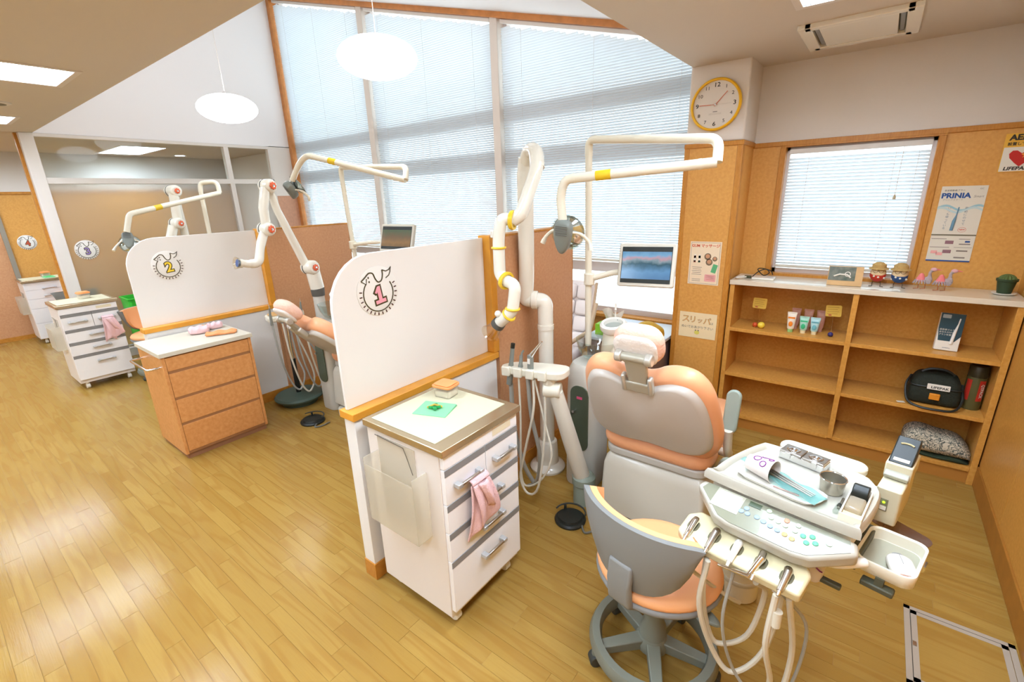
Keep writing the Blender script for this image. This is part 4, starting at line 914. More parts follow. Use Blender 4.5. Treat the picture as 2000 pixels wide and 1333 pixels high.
# ---------------- mobile hose stand in bay 2 ----------------
HX, HY = -3.985, 1.90
t = thing('hose_stand', 'instrument stand with looped hoses on round dark base by partition 2', 'instrument stand', (HX, HY, 0))
ob('round_base', lathe(B(), [(.15, 0), (.155, .02), (.165, .04), (.205, .055), (.21, .07), (.195, .085), (.05, .10)], 36, T(HX, HY, 0)), mat('base_darkgreen', (72, 88, 76), .5), t)
ob('column', tube(B(), [(HX, HY, .09), (HX, HY, .5), (HX+.005, HY, .80)], [.016, .016, .014], 12), CHROME, t)
ob('column_sleeve', cyl(B(), (HX, HY, .10), (HX, HY, .42), .022), BLACK, t)
Mt = frame((HX+.02, HY-.01, .80), (.2, 1, .05), (-1, .2, 0))
ob('tray_head', prism(B(), rrect(.30, .17, .05, 4), 0, .05, Mt), CREAM, t, bev=.012, seg=3)
ob('wood_top', prism(B(), rrect(.26, .13, .05, 4), .05, .062, Mt), mat('head_top_tan', (206, 162, 104), .5), t, bev=.004)
for k, q in enumerate((-.13, -.05, .04, .12)): 
    c_ = Mt @ V((q, -.075, .03)); o = ob('handpiece', tube(B(), [c_+V((0, 0, -.05)), c_+V((0, 0, .05)), c_+V((.01, 0, .10))], [.012, .010, .006], 10), TOOL, t); ob('tip', cyl(B(), c_+V((.01, 0, .10)), c_+V((.012, 0, .13)), .004), CHROME, o)
for k, (a, b, lo) in enumerate(((-.13, .02, .16), (-.05, .08, .12), (.04, -.04, .14), (.12, .05, .10))):
    p = Mt @ V((a, -.075, -.02)); ob('hose', tube(B(), catmull([p, p+V((.02, .01, -.3)), (p.x+.03, p.y+.06, lo+.08), (p.x+.04, p.y+.12, lo), (p.x+.02, p.y+.19, lo+.12), (p.x-.02, p.y+.17, .45), (HX, HY+.02, .78)], 5), .008, 8), HOSE if k % 2 else HOSEG, t)
# ---------------- bookcase with counter ----------------
SX0, SX1, SF = -.778, .692, 3.56
t = thing('bookcase', 'low orange wood bookcase with cream counter below the small window', 'bookcase', (-.04, 3.72, 0))
ob('counter', box(B(), SX0-.004, SX1+.004, SF-.008, SY-.016, 1.098, 1.13), mat('counter_cream', (226, 212, 188), .22, coat=.3), t, bev=.002)
ob('side_panel', box(B(), SX0, SX0+.03, SF, SY-.012, 0, 1.098), BIRCH, t, bev=.001); ob('side_panel', box(B(), SX1-.03, SX1, SF, SY-.012, 0, 1.098), BIRCH, t, bev=.001)
ob('divider', box(B(), -.055, -.025, SF, SY-.02, .09, 1.098), BIRCH, t, bev=.001)
ob('back_panel', box(B(), SX0+.03, SX1-.03, SY-.02, SY-.012, .09, 1.098), BIRCH, t)
ob('kick_board', box(B(), SX0+.03, SX1-.03, SF+.015, SF+.035, 0, .082), mat('kick_brown', (184, 124, 54), .45), t)
for a, b in ((SX0+.03, -.055), (-.025, SX1-.03)):
    for z in (.78, .432, .105): ob('shelf', box(B(), a, b, SF+.004, SY-.02, z-.024, z), BIRCH, t, bev=.001)
CT, SH1, SH2, SH3 = 1.13, .78, .432, .105
# ---------------- things on the counter ----------------
t = thing('network_adapter', 'flat white device with black tied cable at left of counter', 'device', (-.60, 3.68, CT))
ob('case', box(B(), -.66, -.52, 3.64, 3.74, CT, CT+.014), PWHITE, t, bev=.004)
ob('cable', tube(B(), catmull([(-.665, 3.70, CT+.012), (-.64, 3.76, CT+.04), (-.60, 3.79, CT+.055), (-.575, 3.79, CT+.03), (-.61, 3.78, CT+.012), (-.65, 3.78, CT+.05), (-.63, 3.79, CT+.06), (-.57, 3.80, CT+.045), (-.55, 3.78, CT+.02)], 5), .0035, 6), BLACK, t)
ob('plug', box(B(), -.715, -.67, 3.675, 3.70, CT, CT+.018), mat('plug_olive', (70, 72, 44), .5), t, bev=.004)
ob('white_cord', tube(B(), catmull([(-.70, 3.66, CT+.012), (-.73, 3.62, CT+.012), (-.755, 3.60, CT+.012), (-.74, 3.68, CT+.01), (-.71, 3.72, CT+.008)], 4), .005, 6), PWHITE, t)
t = thing('photo_frame', 'tan wooden frame with small landscape photo on the counter', 'photo frame', (-.115, 3.66, CT))
M = frame((-.12, 3.655, CT+.062), (1, .05, 0), (-.02, .25, 1))
ob('frame_board', prism(B(), rrect(.185, .124, .003), -.012, 0, M), mat('frame_tan', (214, 170, 112), .5, noise=.06, nscale=20), t)
o = ob('photo', prism(B(), rrect(.142, .088, .001, 1, -.018, .014), .0, .0015, M), mat('photo_green', (58, 74, 52), .35, noise=1, nscale=30, nc=(120, 116, 96)), t)
bm = B(); tube(bm, [M @ V(p) for p in ((-.06, -.004, .003), (-.03, .01, .003), (.01, .008, .003), (.03, -.01, .003))], .005, 6); lathe(bm, [(.012, .002), (.016, .003), (.012, .004)], 16, M @ T(.012, .012, 0), True); ob('photo_motif', bm, PAPER, o)
def egg(label, x, y, c):
    t = thing('straw_hat_figurine', label, 'figurine', (x, y, CT), 0, 'round figurines in straw hats')
    b = ob('body', ell(B(), (x, y, CT+.070), .042, .040, .046, 24, 14), mat('fig_body_'+label.split()[0], c, .5), t)
    ob('face', lathe(B(), [(.0405, .070), (.0415, .085), (.036, .102), (.02, .114), (.004, .117)], 24, T(x, y, CT)), mat('fig_face', (226, 196, 150), .6), t)
    bm = B()
    for k in range(9): a = k*2.4; e = -.5+.12*(k % 4); ell(bm, (x+.0405*math.cos(a)*math.cos(e), y+.0385*math.sin(a)*math.cos(e), CT+.070+.045*math.sin(e)), .0062, .0062, .0062, 10, 6)
    ob('polka_dot', bm, PAPER, b); 
    ob('hat', lathe(B(), [(.053, .106), (.052, .110), (.038, .116), (.036, .134), (.02, .147), (.004, .150)], 28, T(x, y, CT)), mat('straw', (196, 160, 96), .8, bump=.6, bscale=150), t)
    bm = B()
    for s in (-1, 1): lathe(bm, [(.011, -.001), (.013, 0), (.011, .001)], 14, frame((x+s*.014, y-.040, CT+.098), (1, 0, 0), (0, 0, 1)), True)
    ob('glasses', bm, mat('wire_brown', (90, 70, 40), .4, .5), t)
    for s in (-1, 1): ob('wire_leg', tube(B(), [(x+s*.018, y-.01, CT+.03), (x+s*.022, y-.014, CT+.012), (x+s*.02, y-.035, CT+.002), (x+s*.036, y-.05, CT+.002)], .0016, 6), mat('wire_dark2', (60, 56, 46), .4, .5), t)
egg('red dotted round figurine with straw hat on the counter', .045, 3.75, (196, 52, 34)); egg('blue dotted round figurine with straw hat on the counter', .153, 3.75, (40, 74, 124))
def bird(label, x, y):
    t = thing('bird_figurine', label, 'figurine', (x, y, CT), 0, 'pink feathered bird figurines'); BP = mat('bird_pink', (232, 124, 122), .7); BG = mat('bird_grey', (176, 160, 158), .9, bump=.6, bscale=120)
    ob('body', lathe(B(), [(.004, .095), (.010, .090), (.020, .066), (.026, .05), (.02, .044)], 18, T(x-.015, y, CT)), BP, t)
    bm = B()
    for k in range(14): a = 2*math.pi*k/14; tube(bm, [V((x-.015+.022*math.cos(a), y+.022*math.sin(a), CT+.056)), V((x-.015+.036*math.cos(a), y+.034*math.sin(a), CT+.034))], [.005, .002], 5)
    ob('skirt_feathers', bm, BG, t)
    ob('neck', tube(B(), catmull([(x+.005, y, CT+.05), (x+.022, y, CT+.075), (x+.022, y, CT+.10), (x+.032, y, CT+.118)], 4), [.016, .010, .008, .008, .010], 10), BG, t)
    ob('head', ell(B(), (x+.036, y, CT+.12), .016, .012, .012, 14, 8), mat('bird_head', (224, 170, 168), .7), t); ob('beak', tube(B(), [(x+.046, y, CT+.122), (x+.072, y, CT+.118)], [.006, .001], 8), BP, t)
    ob('wing', ell(B(), (x+.022, y-.012, CT+.058), .016, .006, .026, 12, 8), BG, t)
    for q in (-.022, .010): ob('leg', tube(B(), [(x+q, y, CT+.04), (x+q+.002, y, CT+.003), (x+q-.02, y-.012, CT+.002)], .002, 6), mat('bird_leg', (176, 96, 60), .6), t)
bird('left pink bird figurine with feather skirt on the counter', .27, 3.74); bird('right pink bird figurine with feather skirt on the counter', .36, 3.72)
t = thing('potted_cactus', 'small green cactus in dark green pot on white saucer', 'plant', (.622, 3.74, CT))
ob('saucer', lathe(B(), [(.036, .0), (.05, .006), (.052, .010), (.04, .009)], 28, T(.622, 3.74, CT)), PWHITE, t)
ob('pot', lathe(B(), [(.030, .008), (.040, .075), (.045, .078), (.046, .090), (.041, .090), (.038, .08)], 28, T(.622, 3.74, CT)), mat('pot_green', (44, 62, 36), .5), t)
bm = B(); n = 14; rings = []
for k in range(9):
    e = math.pi/2*k/8; rings.append([V((.622+(.036*math.cos(e)+.0005)*(1+.09*math.cos(n*a))*math.cos(a), 3.74+(.036*math.cos(e)+.0005)*(1+.09*math.cos(n*a))*math.sin(a), CT+.082+.034*math.sin(e))) for a in [2*math.pi*j/56 for j in range(56)]])
ob('cactus', loft(bm, rings), mat('cactus_green', (92, 108, 54), .8, bump=.5, bscale=200), t)
# ---------------- things in the bookcase ----------------
YCARD = mat('card_yellow', (226, 186, 76), .6); YINK = mat('card_ink', (176, 130, 50), .7)
def clip(label, x, y, zc, bx, colr, rot):
    t = thing('memo_clip', label, 'memo stand', (bx, y, SH1), 0, 'yellow memo cards on clip stands'); M = frame((x, y, zc), (1, 0, rot), (0, .1, 1))
    o = ob('card', prism(B(), rrect(.088, .075, .008), -.0005, .0005, M), YCARD, t); bm = B()
    for k in range(4): box(bm, -.035, .03-.008*(k % 2), .022-.014*k, .0245-.014*k, .0005, .0009, M)
    ob('text_line', bm, YINK, o); ob('stamp', prism(B(), rrect(.018, .008, .003, 2, -.018, -.028), .0005, .001, M), mat('stamp_red', (190, 80, 60), .6), o)
    ob('wire', tube(B(), [(bx, y, SH1+.02), (x, y+.002, zc-.02)], .0012, 6), CHROME, t)
    return t
t = clip('yellow memo card on clip with red and yellow smiley balls', -.592, 3.68, .955, -.585, None, -.03)
for nm, x_, y_, r_, c_ in (('red_ball', -.603, 3.66, .018, (206, 84, 40)), ('smiley_ball', -.560, 3.645, .024, (240, 210, 70))): ob(nm, ell(B(), (x_, y_, SH1+r_), r_, r_, r_, 18, 12), mat(nm, c_, .3), t)
t = clip('yellow memo card on clip with dark blue ball', -.148, 3.68, .952, -.14, None, .06); ob('blue_ball', ell(B(), (-.142, 3.655, SH1+.016), .016, .016, .016, 18, 12), mat('ball_blue', (52, 48, 110), .2), t)
def tubepaste(label, x, y, hgt, c1, c2, cap, grp='toothpaste tubes standing on the shelf'):
    t = thing('toothpaste_tube', label, 'toothpaste', (x, y, SH1), 0, grp)
    ob('cap', lathe(B(), [(.016, 0), (.017, .022)], 20, T(x, y, SH1)), cap, t)
    rings = [[V((x+a*math.cos(q), y+b*math.sin(q), SH1+z)) for q in [2*math.pi*k/20 for k in range(20)]] for z, a, b in ((.022, .017, .016), (.026, .021, .018), (hgt*.6, .025, .012), (hgt-.016, .028, .004), (hgt-.014, .029, .0018), (hgt, .029, .0018))]
    o = ob('sleeve', loft(B(), rings), c1, t); ob('print', ell(B(), (x-.001, y-.0155, SH1+hgt*.42), .013, .004, .019, 14, 8), c2, o); ob('print_band', box(B(), x-.021, x+.021, y-.010, y-.004, SH1+hgt*.68, SH1+hgt*.76), c2, o)
TW = mat('tube_white', (238, 226, 206), .4)
tubepaste('toothpaste tube with orange print and green cap', -.378, 3.655, .142, TW, mat('print_orange', (246, 140, 40), .5), mat('cap_green', (160, 206, 130), .4))
tubepaste('toothpaste tube with green print and cream cap', -.303, 3.665, .118, mat('tube_mint', (170, 216, 196), .4), mat('print_green', (60, 190, 130), .5), mat('cap_cream', (236, 220, 176), .4))
tubepaste('toothpaste tube with pale blue print and cream cap', -.238, 3.665, .118, mat('tube_blue', (176, 214, 214), .4), mat('print_blue', (110, 180, 190), .5), mat('cap_cream', (236, 220, 176), .4))
PKT = mat('tube_pinkish', (206, 150, 130), .5)
for i, x in enumerate((-.375, -.30, -.225)): tubepaste(('left', 'middle', 'right')[i] + ' pinkish tube standing in the row behind the toothpaste', x+.01, 3.76, .15, PKT, PKT, PKT, 'pinkish tubes behind the toothpaste')
t = thing('toothbrush_box', 'dark teal electric toothbrush box leaning on the upper right shelf', 'box', (.44, 3.68, SH1))
M = frame((.437, 3.685, SH1+.113), (1, .05, -.03), (.02, .18, 1)); TEAL = mat('box_teal', (38, 72, 84), .4)
ob('carton', prism(B(), rrect(.108, .222, .002, 1), -.035, 0, M), PAPER, t, bev=.001)
o = ob('teal_front', prism(B(), [(-.054, .111), (.054, .111), (.054, -.02), (.03, -.055), (-.045, -.055), (-.054, .02)], 0, .001, M), TEAL, t)
o2 = ob('toothbrush_picture', tube(B(), [M @ V((.016, -.07, .003)), M @ V((.022, .0, .004)), M @ V((.030, .05, .003)), M @ V((.033, .085, .003))], [.008, .008, .0035, .0035], 8), PWHITE, t)
ob('logo_plate', prism(B(), rrect(.038, .022, .003, 2, -.028, .092), .001, .0016, M), mat('logo_grey', (170, 180, 184), .5), o)
for k, s in enumerate(('歯医者さんで', 'あなただけの', 'プランを探す')): text('lettering', s, .0115, PAPER, o, M @ T(-.048, .012-.015*k, .0014), .0002, 0, 'LEFT')
text('lettering', 'sonicare', .010, mat('ink_blue', (50, 70, 120), .6), t, M @ T(.0, -.095, .0005), .0002)
# AED bag
t = thing('defibrillator_bag', 'black shoulder bag with white name label and orange clip on the shelf', 'bag', (.435, 3.70, SH2)); BAGM = mat('bag_black', (34, 40, 28), .75, bump=.4, bscale=150)
Mg = T(.435, 3.71, SH2)
rings = [[Mg @ V((a, b+.005, z)) for a, b in rrect(w_, d_, r_, 4)] for z, w_, d_, r_ in ((.0, .24, .16, .03), (.02, .25, .18, .04), (.10, .25, .17, .04), (.15, .225, .15, .04), (.185, .19, .12, .04), (.195, .15, .09, .03))]
ob('bag_body', loft(B(), rings), BAGM, t, sub=1, smooth=60)
ob('lid_seam', tube(B(), [Mg @ V((a, b+.005, .118)) for a, b in rrect(.248, .170, .04, 4)], .004, 6), BLACK, t)
Mf = frame((.445, 3.6265, SH2+.125), (1, 0, 0), (0, .22, 1)); o = ob('name_label', prism(B(), rrect(.105, .034, .002, 1), 0, .002, Mf), PAPER, t)
text('lettering', 'LIFEPAK', .020, INK, o, Mf @ T(.006, -.004, .0025), .0002, 0, bold=.0006, sx=1.15)
ob('orange_clip', box(B(), .41, .46, 3.610, 3.626, SH2+.045, SH2+.085), mat('clip_orange', (232, 146, 40), .5), t, bev=.004)
ob('shoulder_strap', tube(B(), catmull([(.315, 3.70, SH2+.16), (.295, 3.65, SH2+.11), (.31, 3.60, SH2+.03), (.36, 3.568, SH2+.006), (.45, 3.556, SH2+.005), (.53, 3.575, SH2+.012), (.562, 3.63, SH2+.06), (.555, 3.70, SH2+.14)], 5), .007, 6), BLACK, t)
ob('carry_handle', tube(B(), catmull([(.36, 3.70, SH2+.19), (.40, 3.70, SH2+.215), (.47, 3.70, SH2+.215), (.51, 3.70, SH2+.19)], 5), .009, 6), BLACK, t)
ob('paper_tag', box(B(), -.02, .02, -.012, .012, 0, .001, T(.285, 3.60, SH2+.002) @ RZ(20)), PAPER, t)
t = thing('rescue_flask', 'tall dark canister with red label stripes in the shelf corner', 'canister', (.612, 3.72, SH2)); CAN = mat('canister_olive', (96, 92, 54), .25)
ob('bottle', lathe(B(), [(.044, 0), (.046, .006), (.046, .20), (.042, .21)], 28, T(.612, 3.72, SH2)), CAN, t); ob('lid', lathe(B(), [(.045, .205), (.045, .268), (.040, .275)], 28, T(.612, 3.72, SH2)), mat('canister_lid', (60, 56, 36), .3), t)
lb = B(); 
for a0, a1 in ((205, 240), (282, 325)):
    loft(lb, [[V((.612+.0468*math.cos(math.radians(a)), 3.72+.0468*math.sin(math.radians(a)), SH2+z)) for a in range(a0, a1+1, 5)] for z in (.06, .19)], closed=False, cap=False)
o = ob('red_label', lb, mat('label_red', (196, 50, 34), .5), t)
a = math.radians(304); text('lettering', 'QTPACK', .022, PAPER, o, frame((.612+.0475*math.cos(a), 3.72+.0475*math.sin(a), SH2+.125), (0, 0, -1), (math.cos(a+math.pi/2), math.sin(a+math.pi/2), 0)), .0003, 0, bold=.0003)
t = thing('folded_blanket', 'folded blanket in grey leaf pattern on the bottom right shelf', 'blanket', (.50, 3.70, SH3))
bl = bpy.data.materials.new('leaf_blanket'); bl.use_nodes = True; nt = bl.node_tree; p_ = nt.nodes['Principled BSDF']; p_.inputs['Roughness'].default_value = .9
tc = nt.nodes.new('ShaderNodeTexCoord'); vo = nt.nodes.new('ShaderNodeTexVoronoi'); vo.feature = 'DISTANCE_TO_EDGE'; vo.inputs['Scale'].default_value = 55; nz = nt.nodes.new('ShaderNodeTexNoise'); nz.inputs['Scale'].default_value = 18; mx = nt.nodes.new('ShaderNodeMix'); mx.data_type = 'RGBA'; mx.inputs[0].default_value = .12
nt.links.new(tc.outputs['Object'], mx.inputs[6]); nt.links.new(nz.outputs['Color'], mx.inputs[7]); nt.links.new(tc.outputs['Object'], nz.inputs['Vector']); nt.links.new(mx.outputs[2], vo.inputs['Vector'])
cr = nt.nodes.new('ShaderNodeValToRGB'); e = cr.color_ramp.elements; e[0].color = lin((66, 76, 72)); e[1].color = lin((206, 194, 168)); e[0].position = .03; e[1].position = .14; nt.links.new(vo.outputs['Distance'], cr.inputs[0]); nt.links.new(cr.outputs[0], p_.inputs['Base Color'])
def cloth_block(name, m, par, cx, cy, z0, w_, d_, h_, seed, sag=0.0):
    r = random.Random(seed); rings = []
    for i in range(15):
        u = i/14-.5; e_ = (1-abs(2*u)**3.5*.45)
        rings.append([V((cx+u*w_+.006*r.uniform(-1, 1), cy+d_/2*e_**.3*math.copysign(abs(math.cos(a))**.55, math.cos(a)), z0+max(0, (h_/2)*(1+math.copysign(abs(math.sin(a))**.6, math.sin(a)))*e_ - sag*(u+.5)*(1 if math.sin(a) > 0 else 0) + .007*math.sin(9*u+seed)*(1 if math.sin(a) > 0 else 0)))) for a in [2*math.pi*k/24 for k in range(24)]])
    return ob(name, loft(B(), rings), m, par, sub=1, smooth=180)
cloth_block('blanket_top', bl, t, .50, 3.69, SH3+.022, .335, .23, .155, 5, .05); cloth_block('blanket_underside', mat('blanket_dark', (44, 56, 36), .9), t, .54, 3.69, SH3, .25, .22, .028, 6)
# ---------------- wall clock ----------------
t = thing('wall_clock', 'round wall clock with yellow rim on the column', 'clock', (-.982, CY-.004, 2.285)); M = frame((-.982, CY, 2.285), (1, 0, 0), (0, 0, 1)); R_ = .160
ob('rim', lathe(B(), [(R_*.97, 0), (R_, .01), (R_, .028), (R_-.006, .034), (R_-.014, .034), (R_-.017, .024)], 56, M, True), mat('clock_yellow', (248, 190, 30), .35), t)
o = ob('dial', lathe(B(), [(.002, .018), (R_-.015, .018), (R_-.015, .022), (.002, .022)], 48, M), mat('dial_white', (232, 222, 210), .5), t)
for k in range(1, 13):
    a = math.radians(90-30*k); big = k % 3 == 0
    text('numeral', str(k), .036 if big else .03, INK, o, M @ T(.118*math.cos(a), .118*math.sin(a), .0226), .0003, 0, bold=.0005 if big else 0, sx=1.15)
OH_ = mat('hand_orange', (226, 130, 96), .5)
for nm, a, L_ in (('hour_hand', 47, .10), ('minute_hand', 180-2, .105)): ob(nm, box(B(), -.012, L_, -.0022, .0022, .024, .0255, M @ RZ(a)), OH_, t)
ob('second_hand', box(B(), -.03, .10, -.0007, .0007, .0262, .0268, M @ RZ(0)), mat('hand_pale', (214, 200, 188), .5), t); ob('pivot', lathe(B(), [(.006, .022), (.006, .029), (.002, .03)], 14, M), CHROME, t)
ob('maker_mark', box(B(), -.014, .014, -.044, -.039, .0222, .0226, M), mat('ink_grey', (150, 140, 132), .6), o)
for q in (.052, .058): ob('dial_line', box(B(), -.04, .04, -q-.0006, -q+.0006, .0222, .0226, M), mat('ink_pale', (186, 174, 160), .6), o)
# ---------------- posters ----------------
def board(name, label, cat, o, w_, h_, m, th=.0012):
    t = thing(name, label, cat, o); M = frame(o, (1, 0, 0), (0, 0, 1)); s = ob('sheet', prism(B(), [(-w_/2, -h_/2), (w_/2, -h_/2), (w_/2, h_/2), (-w_/2, h_/2)], -.0002, th, M), m, t); return t, s, M @ T(0, 0, th)
def rect(nm, par, M, cx, cy, w_, h_, m, r=.001, rot=0): return ob(nm, prism(B(), rrect(w_, h_, min(r, w_/2.01, h_/2.01), 2), 0, .0005, M @ T(cx, cy, 0) @ RZ(rot)), m, par)
REDI = mat('ink_red', (216, 92, 60), .6); BLUI = mat('ink_navy', (40, 84, 150), .6); GRYI = mat('ink_mid', (140, 128, 116), .6); PNKI = mat('ink_pink', (244, 176, 168), .6); GRNI = mat('ink_green', (96, 176, 120), .6)
py = CY-.0035
t, s, M = board('poster', 'cream poster with red heading and dish pictures on the notice column', 'poster', (-.966, py, 1.237), .218, .312, mat('poster_cream', (246, 224, 190), .6))
text('lettering', 'GUM マッサージ', .026, REDI, s, M @ T(0, .125, .0003), .0002, 0, bold=.0008)
rect('border_line', s, M, 0, .148, .20, .002, GRYI); rect('border_line', s, M, 0, -.148, .20, .002, GRYI); rect('border_line', s, M, -.1, 0, .002, .296, GRYI); rect('border_line', s, M, .1, 0, .002, .296, GRYI)
for x_, c_ in ((-.07, REDI), (-.037, GRNI)):
    rect('product_picture', s, M, x_, .035, .015, .055, PAPER); rect('product_band', s, M, x_, .045, .015, .018, c_); rect('product_band', s, M, x_, .012, .015, .014, c_)
for x_, y_, r_ in ((.02, .05, .024), (.07, .035, .017), (.033, .01, .024)):
    ob('dish_picture', lathe(B(), [(.002, 0), (r_, 0), (r_, .0006), (.002, .0006)], 20, M @ T(x_, y_, 0)), mat('dish_brown', (130, 110, 86), .6), s); ob('dish_food', lathe(B(), [(.002, .0006), (r_*.62, .0006), (r_*.6, .001), (.002, .001)], 16, M @ T(x_, y_+.003, 0)), mat('dish_food', (206, 150, 110), .6), s)
rect('green_pack', s, M, .072, -.035, .034, .062, GRNI, .003, -14); rect('pink_note', s, M, .048, -.105, .078, .052, PNKI, .006)
for k in range(5): rect('text_line', s, M, -.05, -.03-.013*k, .07-.01*(k % 2), .003, GRYI)
for k in range(3): rect('text_line', s, M, .048, -.09-.013*k, .058, .0025, REDI)
for k in range(2): rect('text_line', s, M, -.05, -.118-.012*k, .06, .003, GRYI)
t, s, M = board('slipper_notice', 'handwritten cream notice about slippers on the notice column', 'notice', (-.976, py, .766), .272, .196, mat('notice_cream', (244, 222, 176), .6))
SLO = mat('crayon_orange', (236, 178, 100), .7); SLG = mat('crayon_grey', (120, 112, 104), .7)
for k, ch in enumerate('スリッパ'): text('lettering', ch, (.062, .058, .044, .058)[k], SLG, s, M @ T(-.088+.052*k, .042-.002*k, .0002), .0001, .0016); text('lettering_fill', ch, (.062, .058, .044, .058)[k], SLO, s, M @ T(-.088+.052*k, .042-.002*k, .0005), .0002, .0002)
text('lettering', 'は', .022, SLG, s, M @ T(.103, .025, .0003), .0002); text('lettering', 'ぬいでおあがり下さい', .0235, SLG, s, M @ T(0, -.016, .0003), .0002)
ob('frog_drawing', ell(B(), (0, 0, 0), .019, .016, .0008, 18, 6, M @ T(.0, -.056, 0)), mat('crayon_lime', (222, 210, 100), .7), s)
for q in (-.01, .01): ob('frog_ear', ell(B(), (0, 0, 0), .005, .006, .0008, 10, 4, M @ T(q, -.04, 0)), SLG, s)
pw = SY-.0025
t, s, M = board('toothbrush_poster', 'tall pale poster with navy heading and toothbrush right of small window', 'poster', (.366, pw, 1.504), .20, .44, mat('poster_ivory', (228, 220, 202), .6))
text('lettering', 'PRINIA', .040, BLUI, s, M @ T(-.03, .165, .0003), .0002, 0, bold=.0016, sx=1.05); text('lettering', 'Smart', .018, GRYI, s, M @ T(.068, .160, .0003), .0002, 0, shear=.3); text('lettering', '音波振動歯ブラシ', .0115, INK, s, M @ T(-.04, .195, .0003), .0002); text('lettering', 'プリニアスマート', .0115, GRYI, s, M @ T(-.04, .142, .0003), .0002); text('lettering', 'GC', .012, GRYI, s, M @ T(.075, .203, .0003), .0002)
SKY = mat('wave_blue', (160, 200, 206), .6)
for q, m_ in ((0, SKY), (.012, mat('wave_pale', (196, 214, 210), .6))):
    rows = [[M @ V((-.1+.2*i/16, .09-q+.014*math.sin(i*.55+q*60)+d, .0004+q*.01)) for i in range(17)] for d in (0, .012)]
    ob('wave', loft(B(), rows, closed=False, cap=False), m_, s)
ob('toothbrush_picture', tube(B(), [M @ V((-.016, -.035, .001)), M @ V((-.012, .02, .001)), M @ V((-.007, .055, .001)), M @ V((-.004, .10, .001))], [.0075, .0085, .003, .003], 8), mat('brush_blue', (110, 150, 172), .5), s)
for k, ch in enumerate('いつも使っている'): text('lettering', ch, .015, mat('ink_slate', (110, 128, 138), .6), s, M @ T(-.045-.001*k, .093-.0165*k, .0003), .0002)
for k, ch in enumerate('電動にのせて'): text('lettering', ch, .016, mat('ink_slate', (110, 128, 138), .6), s, M @ T(.03, .093-.018*k, .0003), .0002)
ob('new_circle', tube(B(), [M @ V((.032+.018*math.cos(a), -.03+.014*math.sin(a), .0005)) for a in [2*math.pi*k/20 for k in range(21)]], .0007, 5), REDI, s); text('lettering', 'NEW', .011, REDI, s, M @ T(.032, -.03, .0003), .0002, 0, bold=.0004)
rect('dark_band', s, M, 0, -.062, .2, .008, mat('band_olive', (120, 112, 88), .6)); rect('blue_band', s, M, 0, -.216, .2, .008, BLUI)
for x_, y_, w_, h_, m_ in ((-.01, -.105, .038, .02, mat('pic_mauve', (150, 110, 116), .6)), (-.012, -.16, .038, .02, mat('pic_mauve', (150, 110, 116), .6)), (.07, -.10, .022, .01, BLUI), (.055, -.155, .05, .008, GRYI), (-.07, -.165, .03, .018, PNKI), (-.045, -.175, .03, .018, PNKI), (.05, -.195, .05, .008, GRYI), (.06, -.115, .05, .006, GRYI), (-.06, -.085, .07, .003, GRYI), (-.05, -.135, .09, .003, GRYI), (.055, -.085, .05, .003, GRYI), (.055, -.135, .08, .002, GRYI)): rect('small_picture', s, M, x_, y_, w_, h_, m_)
t, s, M = board('defibrillator_sign', 'yellow and white AED sign with red heart at right edge', 'sign', (.573, pw, 1.892), .18, .20, mat('sign_yellow', (238, 182, 62), .5))
rect('white_field', s, M, 0, -.034, .172, .126, PAPER)
text('lettering', 'AED', .040, INK, s, M @ T(-.072, .078, .0005), .0002, 0, 'LEFT', bold=.0018, sx=1.05); text('lettering', '設置しています', .0185, INK, s, M @ T(-.076, .045, .0005), .0002, 0, 'LEFT', bold=.0004); text('lettering', 'LIFEPAK', .0245, INK, s, M @ T(-.070, -.083, .0008), .0002, 0, 'LEFT', bold=.0010, sx=1.15, shear=.15)
hp_ = [(0, -.048), (.022, -.028), (.045, -.002), (.05, .02), (.038, .036), (.02, .036), (0, .020), (-.02, .036), (-.038, .036), (-.05, .02), (-.045, -.002), (-.022, -.028)]
ob('red_heart', prism(B(), hp_, .0006, .0012, M @ T(-.01, -.025, 0)), mat('heart_red', (204, 42, 34), .5), s); ob('heart_bolt', prism(B(), [(-.012, .012), (.016, .028), (.012, .014), (.022, .012), (-.006, -.006), (0, .006)], .0013, .0018, M @ T(0, -.022, 0)), mat('bolt_yellow', (240, 180, 60), .5), s)
